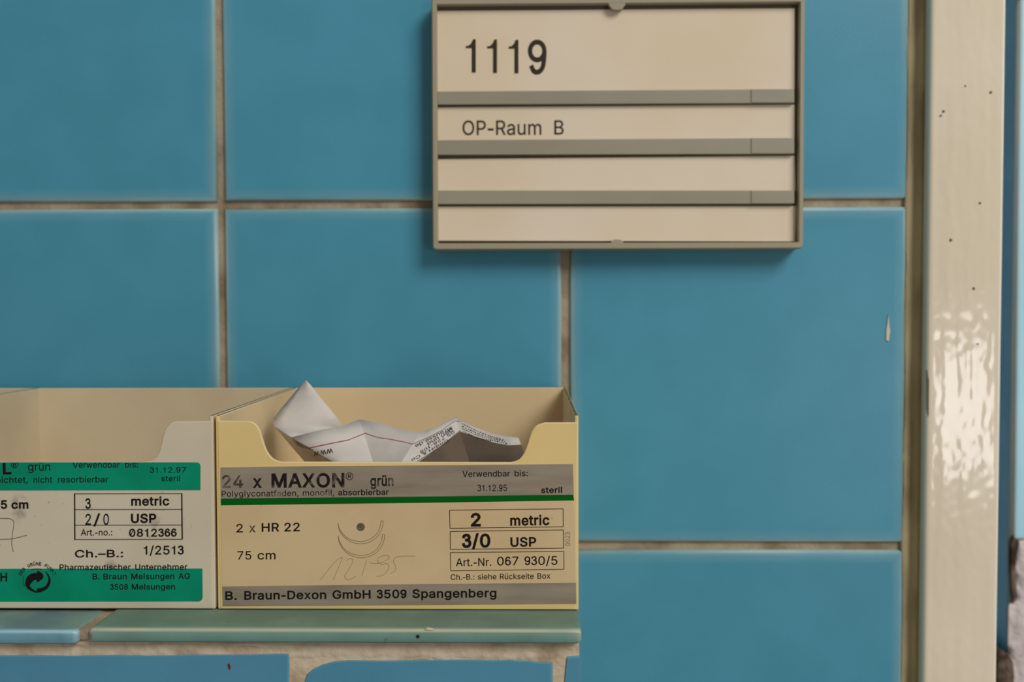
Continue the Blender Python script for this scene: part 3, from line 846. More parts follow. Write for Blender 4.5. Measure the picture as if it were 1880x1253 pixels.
rows = []
for z in zs:
    row = []
    for i, (x, y) in enumerate(sec):
        d = 0.0
        if 8 < i < len(sec) - 7:             # brush-applied gloss paint, uneven runs down the face
            d = 0.00020 * noise.noise(Vector((x * 170, 1.3, z * 8))) + 0.00008 * noise.noise(Vector((x * 330, 4.1, z * 60)))
            d += 0.00006 * noise.noise(Vector((x * 380, 8.0, z * 230)))
        row.append(bm.verts.new((x, y + d, z)))
    rows.append(row)
n = len(sec)
for a, b in zip(rows, rows[1:]):
    for i in range(n):
        f = bm.faces.new((a[i], a[(i + 1) % n], b[(i + 1) % n], b[i]))
        f.smooth = True
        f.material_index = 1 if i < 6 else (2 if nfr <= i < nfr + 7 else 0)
bm.faces.new(rows[0])
bm.faces.new(list(reversed(rows[-1])))
for px, py, r_ in ((1819.5, 169.5, 2.4), (1799.5, 373, 2.2), (1772.5, 158, 1.6), (1733, 204, 2.0), (1728, 212, 1.7), (1746, 441, 2.6), (1788, 530, 2.6), (1795, 632, 1.6)):
    prism(bm, [at(px + r_ * math.cos(k * 0.785) * (1.0 + 0.25 * math.sin(3 * k + px)), py + r_ * math.sin(k * 0.785) * (1.0 + 0.2 * math.cos(2 * k + py)), YF - 0.00042) for k in range(8)],
          Vector((0, 0.0006, 0)), 3)
# long scrape in the paint on the frame's left corner
prism(bm, [at(px, py, YF + 0.0002) for px, py in ((1702, 680), (1706, 700), (1708, 712), (1709, 740), (1707, 757), (1704, 766), (1702, 750))], Vector((0, 0.0012, 0)), 3)
finish('frame', bm, ['frame_paint', 'frame_return', 'frame_edge_highlight', 'dirt'], door)

# sealant in the gap between tiles and frame, uneven left edge
bm = bmesh.new()
rows = []
for i in range(200):
    z = 1.30 + i * 0.0018
    w = 0.0006 * noise.noise(Vector((0.3, 2.0, z * 45))) + 0.0004 * noise.noise(Vector((0.3, 5.0, z * 160)))
    xl = XF - 0.0006 + w
    rows.append([bm.verts.new(p) for p in ((xl, 0.0022, z), (xl, 0.0001, z), (XF + 0.0018, 0.0012 + w, z), ((XF + XA) / 2 + 0.001, 0.0016, z),
                                          (XA - 0.0008, 0.0010 + w, z), (XA + 0.0011, 0.0002, z), (XA + 0.0011, 0.0022, z))])
for a, b in zip(rows, rows[1:]):
    for i in range(6):
        f = bm.faces.new((a[i], a[i + 1], b[i + 1], b[i]))
        f.smooth = True
finish('sealant_joint', bm, 'sealant', door)

# far jamb of the opening: tiled corner with its lower tiles broken away
YJ = 0.120
XJ = at(1867, 500, YJ).x
zb = at(1868, 992, YJ).z
bm, le, lt = new_tiled()
jf = lambda u, v, h: (u, YJ - h, v)
js = lambda u, v, h: (XJ - h, u, v)
for k in range(2):
    z0 = zb + k * 0.302
    tile(bm, jf, XJ + 0.0004, XJ + 0.15, z0, z0 + 0.3015, 0, le, lt, base=-0.007)
zs0 = at(1846, 1200, YJ + 0.03).z
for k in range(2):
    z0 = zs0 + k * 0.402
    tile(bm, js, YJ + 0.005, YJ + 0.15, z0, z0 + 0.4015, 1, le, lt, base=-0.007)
box(bm, (XJ + 0.007, YJ + 0.007, 0.0), (XJ + 0.15, YJ + 0.15, 2.2), 2)


def rubble(outline, y0, y1, mi, seed, amp=0.0012):
    """Lump of broken plaster: a subdivided slab with a rough skin; outline is (px, py) at depth y0."""
    pts = [at(px, py, y0) for px, py in outline]
    xs, zs_ = [p.x for p in pts], [p.z for p in pts]
    nx = 16
    nz = max(8, int((max(zs_) - min(zs_)) / 0.0022))
    poly = [(p.x, p.z) for p in pts]
    rows = []
    for k in range(nz + 1):
        z = max(zs_) - (max(zs_) - min(zs_)) * (k + 0.001) / (nz + 0.002)
        cr = []
        for q in range(len(poly)):
            (xa, za), (xb, zb_) = poly[q - 1], poly[q]
            if (za > z) != (zb_ > z):
                cr.append(xa + (xb - xa) * (z - za) / (zb_ - za))
        xa, xb = min(cr), max(cr)
        row = []
        for m in range(nx + 1):
            t = m / nx
            x = xa + (xb - xa) * t
            d = amp * noise.noise(Vector((x * 150, seed, z * 130))) + amp * 0.6 * noise.noise(Vector((x * 420, seed, z * 380)))
            e = min(1, t * 8, (1 - t) * 8)
            row.append(bm.verts.new((x + d * 0.7, y0 + 0.003 * (1 - e) ** 2 + d, z)))
        row = [bm.verts.new((xa, y1, z))] + row + [bm.verts.new((xb, y1, z))]
        rows.append(row)
    for a, b in zip(rows, rows[1:]):
        for m in range(len(a) - 1):
            f = bm.faces.new((a[m], a[m + 1], b[m + 1], b[m]))
            f.smooth = True
            f.material_index = mi


rubble([(1862, 985), (1905, 985), (2050, 985), (2050, 1330), (1860, 1330), (1862, 1240), (1855, 1205), (1857, 1112), (1866, 1104), (1866, 1040)], YJ + 0.001, YJ + 0.004, 2, 3.1, 0.0010)
rubble([(1861, 986), (1872, 990), (1874, 1003), (1868, 1020), (1865, 1060), (1868, 1075), (1866, 1108), (1860, 1110), (1856, 1050), (1856, 1000)], YJ - 0.0012, YJ + 0.0015, 3, 5.7, 0.0008)
rubble([(1828, 1199), (1842, 1195), (1852, 1202), (1863, 1214), (1866, 1235), (1860, 1330), (1828, 1330)], YJ - 0.003, YJ + 0.06, 3, 9.2, 0.0012)
o = finish('wall_right', bm, ['jamb_lit_glaze', 'jamb_shade_glaze', 'plaster', 'brown_plaster'])
tag(o, 'brightly lit blue tiled jamb with broken plaster beyond the door frame', 'wall', kind='structure')

# ------------------------------------------------------------------ door sign
YS = -0.0120                                  # front of its rim
YP = -0.0085                                  # paper strips


def L(x, y0):
    return at(x, y0, YS)


sl = [at(792, 2, YS), at(794, 459, YS), at(1475, 457, YS), at(1478.5, -4, YS)]
X0 = (sl[0].x + sl[1].x) / 2
X1 = (sl[2].x + sl[3].x) / 2
Z0 = (sl[1].z + sl[2].z) / 2
Z1 = at(1135, -8, YS).z
sign = empty('door_sign', ((X0 + X1) / 2, -0.0015, Z0), 'grey-framed door sign reading 1119 OP-Raum B on the blue tiles', 'sign')
bm = bmesh.new()
xi0, xi1 = at(802.5, 200, YS).x, at(1468, 200, YS).x
zi0 = at(1135, 446, YS).z
zi1 = at(1135, 6, YS).z


def rrect(x0, x1, z0, z1, r, y):
    pts = []
    for cx, cz, a0 in ((x1 - r, z1 - r, 0), (x0 + r, z1 - r, 90), (x0 + r, z0 + r, 180), (x1 - r, z0 + r, 270)):
        for k in range(6):
            a = math.radians(a0 + 18 * k)
            pts.append(Vector((cx + r * math.cos(a), y, cz + r * math.sin(a))))
    return pts


# rim as a ring swept between the outer and inner outlines, rounded front edge
outer_b = rrect(X0, X1, Z0, Z1, 0.0016, -0.0004)
outer_f = rrect(X0, X1, Z0, Z1, 0.0016, YS + 0.0007)
outer_t = rrect(X0 + 0.0005, X1 - 0.0005, Z0 + 0.0005, Z1 - 0.0005, 0.0012, YS)
inner_t = rrect(xi0 - 0.0003, xi1 + 0.0003, zi0 - 0.0003, zi1 + 0.0003, 0.0004, YS)
inner_f = rrect(xi0, xi1, zi0, zi1, 0.0002, YS + 0.0004)
inner_b = rrect(xi0, xi1, zi0, zi1, 0.0002, -0.0065)
loops = [[bm.verts.new(p) for p in lp] for lp in (outer_b, outer_f, outer_t, inner_t, inner_f, inner_b)]
for a, b in zip(loops, loops[1:]):
    for i in range(24):
        bm.faces.new((a[i], a[(i + 1) % 24], b[(i + 1) % 24], b[i]))
bm.faces.new(loops[0])
bm.faces.new(loops[-1])
for y0, y1, up in ((8.5, 17.5, False), (441, 447, True)):      # the two finger notches
    xa, xb = (1116, 1150) if not up else (1121, 1146)
    if up:
        pts = [(xa - 2, 449), (xa + 4, 442), (xa + 9, 440), (xb - 9, 440), (xb - 4, 442), (xb + 2, 449)]
    else:
        pts = [(xa, 3), (xb, 3), (xb - 3, 10), (xb - 8, 16), (xb - 13, 17.5), (xa + 13, 17.5), (xa + 8, 16), (xa + 3, 10)]
    prism(bm, [at(p[0], p[1], YS + 0.0001) for p in pts], Vector((0, 0.0034, 0)))
rim = finish('frame', bm, ['sign_plastic'], sign)
for p in rim.data.polygons:
    p.use_smooth = False
bm = bmesh.new()
box(bm, (xi0 + 0.0002, -0.0068, zi0 + 0.0002), (xi1 - 0.0002, -0.0055, zi1 - 0.0002))
finish('back_plate', bm, 'sign_back', sign)

strips = [((802.5, 20), (1459, 15), (1459, 164), (802.5, 169)),
          ((802.5, 197), (1459, 192), (1459, 254.5), (802.5, 258.5)),
          ((802.5, 292.5), (1459, 286.0), (1461, 350.5), (802.5, 350.5)),
          ((802.5, 379.5), (1462, 378.5), (1460, 443.5), (803, 442))]
inserts = []
for q in strips:
    bm = bmesh.new()
    prism(bm, [at(p[0], p[1], YP) for p in q], Vector((0, 0.0006, 0)))
    inserts.append(finish('paper_insert', bm, 'sign_paper', sign))
rails = [((803, 168), (1458, 163.8), (1458, 189), (803, 192)),
         ((803, 257.5), (1458, 253.5), (1458, 282.5), (803, 284.5)),
         ((803, 350), (1458, 350), (1458, 374.2), (803, 375))]
YR = -0.0106
for q in rails:
    bm = bmesh.new()
    pts = [at(p[0], p[1], YR) for p in q]
    ngon_prism(bm, pts, Vector((0, 0.0019, 0)))
    # the short removable end piece, separated by a fine seam
    a, b = [at(1379 + k, q[1][1] + 0.3, YR) for k in (0, 79)]
    c, d = [at(1379 + k, q[2][1] - 0.3, YR) for k in (79, 0)]
    ngon_prism(bm, [p + Vector((0, -0.0004, 0)) for p in (a, b, c, d)], Vector((0, 0.0010, 0)))
    o = finish('divider_rail', bm, 'rail_plastic', sign)
    bevel(o, 0.0002, 2)
pl = on_plane(YP - 0.00006)


def one(x0, x1, yt, yb):
    """Grotesque figure one with a short flag."""
    w = x1 - x0
    h = yb - yt
    s = x1 - 0.41 * w
    return [(x1, yt), (x1, yb), (s, yb), (s, yt + 0.27 * h), (x0, yt + 0.27 * h), (x0, yt + 0.205 * h), (x0 + 0.30 * w, yt + 0.19 * h),
            (x0 + 0.55 * w, yt + 0.12 * h), (x0 + 0.72 * w, yt)]


num = [poly_flat(one(855, 873.5, 72, 133.5)), poly_flat(one(894.2, 912.5, 72.5, 134.3)), poly_flat(one(933.4, 951.8, 73, 135))]
nine = text_flat('9', (969.0, 135.5), (1003.5, 135.5), 63, 0.002)
num.append(nine)
printed('lettering', num, pl, 'sign_ink', inserts[0])
printed('lettering', [text_flat('OP-Raum', (849, 248), (994, 247.5), 27, 0.004), text_flat('B', (1017.5, 247), (1035, 247), 26.5, 0.004)],
        pl, 'sign_ink', inserts[1])

# ------------------------------------------------------------------ the suture boxes
T = 0.0013


def open_box(x0, x1, zt_side, cut, mat, name, label, group):
    """Open-fronted storage box; cut is the outline of the front panel's top edge, left to right, as (x, z)."""
    yb = -0.0035
    root = empty(name, ((x0 + x1) / 2, (YB + yb) / 2, ZL), label, 'box', group)
    bm = bmesh.new()
    fp = [Vector((x0 + T * 0.6, YB, ZL + 0.0003))] + [Vector((x1 - T * 0.6, YB, ZL + 0.0003))] + [Vector((x, YB, z)) for x, z in reversed(cut)]
    ngon_prism(bm, fp, Vector((0, T, 0)))
    box(bm, (x0 + T * 0.5, YB + T * 0.5, ZL + 0.0003), (x1 - T * 0.5, yb, ZL + 0.0016))
    box(bm, (x0 + T * 0.5, yb - T, ZL + 0.0004), (x1 - T * 0.5, yb, zt_side))
    box(bm, (x0, YB + 0.0002, ZL + 0.0002), (x0 + T, yb, zt_side))
    box(bm, (x1 - T, YB + 0.0002, ZL + 0.0002), (x1, yb, zt_side))
    zmid = (ZL + zt_side) / 2
    for f in bm.faces:
        c = f.calc_center_median()
        if abs(c.z - zt_side) < 1e-4 and c.y < -0.05 and (c.x < x0 + 2 * T or c.x > x1 - 2 * T):
            f.material_index = 2
        elif c.y > YB + T * 0.5 and x0 + T * 0.2 < c.x < x1 - T * 0.2:
            f.material_index = 1
    body = finish('body', bm, [mat, mat.split('_')[0] + '_inside', 'dirty_rim'], root)
    bevel(body, 0.00045, 3)
    return root, body


def front_x(px, py=950):
    return at(px, py, YB).x


def front_pts(pts):
    return [(at(x, y, YB).x, at(x, y, YB).z) for x, y in pts]


ZT = at(727, 763.5, YB).z
# -- right box, yellowed cream
XR0, XR1 = front_x(397.2), front_x(1062.3)
up = [(398.5, 773)] + [(452, 773.5)] + smooth_path([(452, 773.5), (462, 775), (471, 781), (477, 791)], 4)[1:] + \
     smooth_path([(477, 791), (483, 810), (488.5, 826), (496, 838), (505, 845), (516, 848.5)], 4)[1:] + \
     [(700, 849), (938, 849.5)] + smooth_path([(938, 849.5), (952, 845), (961, 834), (967, 820), (972, 804), (977, 791), (986, 781), (1000, 776.5)], 4)[1:] + [(1061, 776)]
cream, cbody = open_box(XR0, XR1, ZT, front_pts(up), 'cream_plastic', 'suture_box',
                        'yellowed cream box with grey-banded label, holding a crumpled leaflet', 'open-fronted boxes on the tiled ledge')
YL = YB - 0.00018
bm = bmesh.new()
lab = [(405, 859), (560, 856.5), (800, 855), (1052, 852.5), (1054, 920), (1056, 1000), (1058, 1109), (800, 1111), (409, 1113.5), (406, 980)]
prism(bm, [at(x, y, YL) for x, y in lab], Vector((0, 0.00016, 0)), 0)
top = [(405, 859), (560, 856.5), (800, 855), (1052, 852.5), (1053.5, 909.5), (800, 912.5), (405.5, 916.5)]
put_flat(bm, *poly_flat(top), on_plane(YL - 0.00002), 1)
bot = [(408, 1077.5), (700, 1074), (1057.5, 1070.5), (1058, 1109), (800, 1111), (409, 1113.5)]
put_flat(bm, *poly_flat(bot), on_plane(YL - 0.00002), 1)
put_flat(bm, *poly_flat([(405.5, 916), (800, 912), (1052.5, 908.8), (1054, 919.5), (800, 923.5), (405.8, 928.5)]), on_plane(YL - 0.00003), 2)
for f in bm.faces:
    f.normal_update()
label2 = finish('printed_label', bm, ['label_paper', 'silver_print', 'green_stripe'], cream)
pl = on_plane(YL - 0.00007)
BO = 0.022


def txt(*a, **k):
    return text_flat(*a, **k)


printed('lettering', [txt('24', (407.5, 896), (446.5, 896), 23.5, 0.012)], pl, 'faded_ink', label2)
printed('lettering', [txt('x', (464, 896), (481, 895.8), 24, BO), txt('MAXON', (498.5, 895.2), (632.5, 894.4), 26.5, 0.026)], pl, 'worn_ink', label2)
ring = [(641.6 + 6.4 * math.cos(a), 875 + 6.4 * math.sin(a)) for a in [k * math.pi / 14 for k in range(28)]]
printed('lettering', [stroke_flat(ring, 1.1, True), txt('R', (638.8, 878.6), (645, 878.6), 7.5, 0.01)], pl, 'black_ink', label2)
printed('lettering', [txt('grün', (680, 892.8), (722.5, 892.2), 20, 0.022)], pl, 'worn_ink', label2)
printed('lettering', [txt('Polyglyconatfaden,', (407, 912.4), (548, 911), 10.6, 0.0), txt('monofil,', (556, 910.8), (613.5, 910.2), 10.6, 0.0)],
        pl, 'worn_ink', label2)
printed('lettering', [txt('absorbierbar', (621, 910), (714, 909), 10.8, 0.012)], pl, 'black_ink', label2)
printed('lettering', [txt('Verwendbar', (849, 876.3), (936.5, 875.2), 11.2, 0.004), txt('bis:', (945, 875), (969, 874.6), 11.2, 0.004)], pl, 'black_ink', label2)
printed('lettering', [txt('31.12.95', (877, 902.6), (931, 902.3), 12, -0.004)], pl, 'black_ink', label2)
printed('lettering', [txt('steril', (993.4, 905.6), (1032, 905.2), 11.2, 0.022)], pl, 'black_ink', label2)
printed('lettering', [txt('2', (434, 978), (446, 977.8), 15.5, 0.004), txt('x', (457.5, 977.6), (469, 977.4), 16, 0.006)], pl, 'worn_ink', label2)
printed('lettering', [txt('HR 22', (480.5, 976.6), (550.5, 975.8), 16, 0.012)], pl, 'black_ink', label2)
printed('lettering', [txt('75', (436, 1028), (461.5, 1027.8), 15.5, 0.0), txt('cm', (473, 1027.6), (506, 1027.4), 15.5, 0.004)], pl, 'black_ink', label2)


def needle(x0, y0, x1, y1, yb):
    """Curved needle outline: pointed left end, square right end."""
    cx = (x0 + x1) / 2
    rx = (x1 - x0) / 2
    out_, in_ = [], []
    for k in range(41):
        t = k / 40
        a = math.pi * (1 - t)
        yt = y0 + (y1 - y0) * t
        s = math.sin(a)
        out_.append((cx + rx * math.cos(a), yt + (yb - yt) * s))
        g = 4.2 * min(1, t * 2.4)
        in_.append((cx + (rx - g) * math.cos(a) , yt + (yb - yt - g) * s))
    return [stroke_flat(out_, 0.75), stroke_flat(in_, 0.75), stroke_flat([out_[-1], in_[-1]], 0.8)]


dot = [(662.3 + 7.6 * math.cos(a), 968.2 + 7.6 * math.sin(a)) for a in [k * math.pi / 14 for k in range(28)]]
printed('needle_drawing', needle(620.8, 961, 703.5, 957, 999) + needle(621, 984, 706.3, 982, 1024.8) + [poly_flat(dot)], pl, 'grey_ink', label2)
printed('needle_drawing', [poly_flat([(662.3 + 6.6 * math.cos(a), 968.2 + 6.6 * math.sin(a)) for a in [k * math.pi / 14 for k in range(28)]])],
        on_plane(YL - 0.00009), 'faded_ink', label2)


def hw(pts):
    return stroke_flat(smooth_path([(390 + x / 5.371, 920 + y / 5.371) for x, y in pts], 6), 0.75)


printed('handwriting', [hw([(1060, 785), (1130, 700), (1210, 600), (1280, 560), (1250, 640), (1190, 785)]),
                        hw([(1320, 590), (1360, 570), (1385, 595), (1350, 670), (1305, 740), (1330, 778), (1370, 770), (1412, 745)]),
                        hw([(1522, 585), (1500, 650), (1475, 740)]),
                        hw([(1545, 612), (1620, 620), (1690, 600), (1745, 560), (1710, 538), (1650, 555), (1625, 590), (1670, 625), (1725, 620), (1740, 660), (1690, 730), (1620, 745)]),
                        hw([(2000, 548), (1940, 545), (1870, 548), (1805, 560), (1785, 600), (1805, 640), (1800, 690), (1755, 718)])], pl, 'pencil', label2)
boxes3 = [((825.4, 937.4), (1034, 934.8), (1034.4, 967.8), (826.2, 970.6)), ((826.4, 976.4), (1034.4, 973.7), (1034.9, 1007), (826.9, 1009.4)),
          ((826.8, 1015.2), (1035.4, 1012.9), (1035.5, 1046), (827.5, 1048.7))]
printed('table_lines', [stroke_flat([q[i], q[(i + 1) % 4]], 1.1) for q in boxes3 for i in range(4)], pl, 'black_ink', label2)
printed('lettering', [txt('2', (864.6, 966.4), (882.8, 966.2), 25, 0.03), txt('metric', (937, 965.2), (1009, 964), 19, 0.024)], pl, 'black_ink', label2)
printed('lettering', [txt('3/0', (848, 1005.4), (900.4, 1004.8), 25.5, 0.026), txt('USP', (937.3, 1004), (984.6, 1003.4), 17.5, 0.024)], pl, 'black_ink', label2)
printed('lettering', [txt('Art.-Nr.', (837.2, 1040.2), (902, 1039.4), 14.4, 0.0), txt('067', (913, 1038.9), (952, 1038.3), 16, 0.0),
                      txt('930/5', (963, 1038.1), (1023.5, 1037.5), 16, 0.0)], pl, 'black_ink', label2)
printed('lettering', [txt('Ch.-B.:', (827.6, 1065.3), (871, 1064.7), 10.2, 0.0), txt('siehe', (877.5, 1064.6), (911.5, 1064.2), 10.2, 0.0),
                      txt('Rückseite', (918, 1064.1), (980, 1063.4), 10.2, 0.0), txt('Box', (987, 1063.2), (1010.5, 1062.8), 10.2, 0.0)], pl, 'black_ink', label2)
printed('lettering', [txt('0023', (1047, 1002.5), (1046, 977.5), 8.6, -0.012)], pl, 'grey_ink', label2)
printed('lettering', [txt('B.', (413.5, 1101.8), (435, 1101.6), 16, 0.02), txt('Braun-Dexon', (448.5, 1101.4), (599, 1100), 16, 0.02),
                      txt('GmbH', (610.5, 1099.9), (680.5, 1099.2), 16, 0.02), txt('3509', (691.5, 1099), (746.5, 1098.4), 16, 0.02),
                      txt('Spangenberg', (757, 1098.2), (911.5, 1096.8), 16, 0.02)], pl, 'black_ink', label2)

# -- left box, white with green print
XQ1 = front_x(392.8)
XQ0 = XQ1 - (XR1 - XR0) * 0.952
mid = (XQ0 + XQ1) / 2
half = front_pts(smooth_path([(262, 848.8), (278, 846), (289, 836), (295, 818), (299, 800), (306, 784), (316, 776), (326, 774)], 4) + [(391, 773.5)])
cut1 = [(2 * mid - x, z) for x, z in reversed(half)] + half
white, wbody = open_box(XQ0, XQ1, ZT, cut1, 'white_plastic', 'suture_box',
                        'white box with green label bands and round arrow emblem beside the cream box', 'open-fronted boxes on the tiled ledge')
bm = bmesh.new()
YG = YB - 0.00008


def corner(cx, cy, r, a0):
    return [(cx + r * math.cos(math.radians(a0 + 15 * k)), cy + r * math.sin(math.radians(a0 + 15 * k))) for k in range(7)]


topg = [(-230, 849.5), (361, 849.5)] + corner(361, 856.5, 7, -90) + [(368, 900.6), (-230, 901.5)]
botg = [(-230, 1045.5), (371.5, 1044.6), (372, 1098)] + corner(364.5, 1097.8, 7.2, 0) + [(-230, 1106)]
prism(bm, [at(x, y, YG) for x, y in topg], Vector((0, 0.00012, 0)), 0)
prism(bm, [at(x, y, YG) for x, y in botg], Vector((0, 0.00012, 0)), 0)
label1 = finish('printed_label', bm, ['green_print'], white)
pl = on_plane(YG - 0.00007)
ML = -0.002
printed('lettering', [txt('L', (5, 870.5), (21, 870.3), 21, 0.035, clip_top=850)], pl, 'black_ink', label1)
ring = [(26.8 + 6.0 * math.cos(a), 853.5 + 6.0 * math.sin(a)) for a in [k * math.pi / 14 for k in range(-3, 18)]]
printed('lettering', [stroke_flat(ring, 1.2), txt('R', (24, 857), (29.8, 857), 7, 0.015)], pl, 'black_ink', label1)
printed('lettering', [txt('grün', (51.5, 864.8), (92, 864.4), 15, 0.0, clip_top=850.2)], pl, 'black_ink', label1)
printed('lettering', [txt('Verwendbar', (133.6, 859.4), (220, 859), 11.2, 0.0, clip_top=850.2), txt('bis:', (230, 859), (253.5, 858.6), 11.2, 0.0, clip_top=850.2)],
        pl, 'black_ink', label1)
printed('lettering', [txt('beschichtet,', (-46, 887.2), (51, 886.8), 11, 0.004), txt('nicht', (61.5, 886.8), (96, 886.6), 11, 0.004),
                      txt('resorbierbar', (106.5, 886.6), (198.8, 886), 11, 0.004)], pl, 'black_ink', label1)
printed('lettering', [txt('31.12.97', (275, 868.4), (341.8, 868), 9.8, ML)], pl, 'black_ink', label1)
printed('lettering', [txt('steril', (296, 884), (330.8, 883.7), 10, 0.004)], pl, 'black_ink', label1)
printed('lettering', [txt('75', (-13, 934.4), (13.2, 934.2), 16, 0.024), txt('cm', (21, 934.2), (52.2, 934), 15.5, 0.024)], pl, 'black_ink', label1)
lines = [stroke_flat([(137, 906.5), (137.5, 991.3)], 2.2), stroke_flat([(333.7, 906.5), (334.6, 991)], 2.2)]
lines += [stroke_flat([(136, y), (335, y - 0.4)], 1.1) for y in (907.2, 936.2, 964.8, 991.2)]
printed('table_lines', lines, pl, 'black_ink', label1)
printed('lettering', [txt('3', (156.8, 934.4), (166.8, 934.2), 19, 0.004), txt('metric', (241, 928.4), (311, 928), 16.6, 0.022)], pl, 'black_ink', label1)
printed('lettering', [txt('2', (156.8, 964), (167, 964), 20, 0.002), txt('/', (171.5, 964), (184.5, 963.8), 20, 0.002), txt('0', (189.8, 963.8), (200, 963.8), 20, 0.002),
                      txt('USP', (240.6, 960.2), (287, 959.8), 17, 0.026)], pl, 'black_ink', label1)
printed('lettering', [txt('Art.-no.:', (148.4, 983.8), (206, 983.4), 11.4, 0.0)], pl, 'black_ink', label1)
art = [txt('0812366', (237, 985.8), (324.5, 985.4), 14.6, 0.012), stroke_flat([(240.2, 982.8), (244.6, 974.2)], 1.5)]
printed('lettering', art, pl, 'black_ink', label1)
printed('lettering', [txt('Ch.–B.:', (137.6, 1024), (226, 1023.4), 13.8, 0.010)], pl, 'black_ink', label1)
printed('lettering', [txt('1/2513', (264, 1018.6), (337.5, 1018.2), 16, 0.006)], pl, 'black_ink', label1)
printed('lettering', [txt('Pharmazeutischer', (109.4, 1047.4), (240, 1047), 10.8, 0.004), txt('Unternehmer', (248.5, 1047), (344, 1046.6), 10.8, 0.004)],
        on_plane(YG - 0.00010), 'black_ink', label1)
printed('lettering', [txt('B. Braun', (170, 1064.4), (233, 1064), 10.6, 0.008), txt('Melsungen', (241, 1064), (320, 1063.6), 10.6, 0.008),
                      txt('AG', (327.5, 1063.6), (348.8, 1063.4), 10.6, 0.008)], pl, 'black_ink', label1)
printed('lettering', [txt('3508', (202.3, 1083.4), (235, 1083.2), 10.4, 0.008), txt('Melsungen', (242, 1083.2), (321.2, 1082.8), 10.4, 0.008)], pl, 'black_ink', label1)
printed('lettering', [txt('GmbH', (-46, 1067.8), (13.2, 1067.6), 16.2, 0.022)], pl, 'black_ink', label1)


def lg(pts):
    return [(25 + x / 16.71, 1025 + y / 16.71) for x, y in pts]


blob = lg([(735, 380), (800, 420), (870, 470), (912, 530), (915, 590), (880, 650), (800, 705), (735, 742), (705, 725), (708, 690), (680, 672), (650, 677), (590, 715),
           (540, 770), (495, 840), (500, 880), (560, 940), (620, 985), (715, 1022), (713, 980), (722, 935), (830, 928), (930, 890), (1010, 820), (1058, 720),
           (1070, 640), (1050, 570), (1010, 490), (955, 405), (1030, 450), (1090, 540), (1130, 640), (1133, 740), (1100, 850), (1030, 950), (930, 1010),
           (830, 1050), (730, 1066), (640, 1060), (530, 1012), (430, 950), (375, 860), (355, 780), (375, 660), (430, 560), (520, 490), (610, 465), (695, 465), (722, 430)])
em = [poly_flat(blob), stroke_flat(smooth_path(lg([(322, 530), (290, 620), (288, 720), (310, 800), (355, 890)]), 4), 0.7),
      stroke_flat(smooth_path(lg([(540, 362), (650, 340), (790, 340), (870, 362)]), 4), 1.0)]
arc = 'DER GRÜNE PUNKT'
for k, ch in enumerate(arc):
    if ch == ' ':
        continue
    a = math.radians(152 - 123 * k / 14)
    cx, cy, rr = 68.8, 1071.0, 32.5
    bx, by = cx + rr * math.cos(a), cy - rr * math.sin(a)
    tx, ty = math.sin(a), math.cos(a)
    em.append(text_flat(ch, (bx - tx * 2.1, by - ty * 2.1), (bx + tx * 2.1, by + ty * 2.1), 6.2, 0.012))
printed('arrow_emblem', em, on_plane(YG - 0.00010), 'black_ink', label1)


def pn(pts):
    return stroke_flat(smooth_path([(x / 4.1775, 830 + y / 4.1775) for x, y in pts], 6), 0.9)


printed('handwriting', [pn([(-120, 540), (-60, 515), (0, 511), (75, 514), (105, 540), (98, 620), (90, 690), (95, 740), (103, 768)]),
                        pn([(-60, 668), (0, 672), (90, 668), (150, 655), (207, 640)])], pl, 'pen', label1)

# -- third box, its copy further left: only its back rim shows
third = white.copy()
COL.objects.link(third)
third.location.x -= (XQ1 - XQ0) + 0.0006
for ch in white.children:
    if ch.name.startswith('body'):
        c2 = ch.copy()
        COL.objects.link(c2)
        c2.parent = third
        c2.matrix_parent_inverse = ch.matrix_parent_inverse.copy()
third['label'] = 'white box at the left edge, only its pale back rim showing'

# ------------------------------------------------------------------ the crumpled leaflet in the cream box
LE = {}


def V(name, px, py, Y):
    LE[name] = at(px, py, Y)
    return LE[name]


ZFL = ZL + 0.0022


def foot(p, dx=0.0, dy=0.0):
    return Vector((p.x + dx, p.y + dy, ZFL))


# strip: stations left to right: (top pixel, depth), (second pixel, depth)
ST = [((535, 803.5), -0.0850, (612, 849), -0.0930),
      ((590, 789.5), -0.0842, (640, 849), -0.0930),
      ((627, 783.5), -0.0815, (660, 849), -0.0915),
      ((660, 770.5), -0.0740, (684.5, 849), -0.0890),
      ((700, 778), -0.0775, (706, 849), -0.0925),
      ((735, 789.5), -0.0805, (722, 849), -0.0950),
      ((771, 795), -0.0835, (737, 849), -0.0980),
      ((785, 790.0), -0.0810, (768, 849), -0.0957),
      ((800, 784.5), -0.0785, (800, 849), -0.0930),
      ((836, 766), -0.0700, (862, 849), -0.0850),
      ((868, 783), -0.0735, (885, 849), -0.0890),
      ((905, 797), -0.0785, (915, 849), -0.0930),
      ((930, 801.5), -0.0820, (940, 849), -0.0960),
      ((952, 804), -0.0850, (968, 849), -0.0980)]


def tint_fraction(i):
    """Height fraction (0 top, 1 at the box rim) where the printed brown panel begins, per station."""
    return [9, 9, 9, 9, 9, 9, 9, 1.02, 0.66, 0.33, 0.30, 0.33, 0.36, 0.30][i]


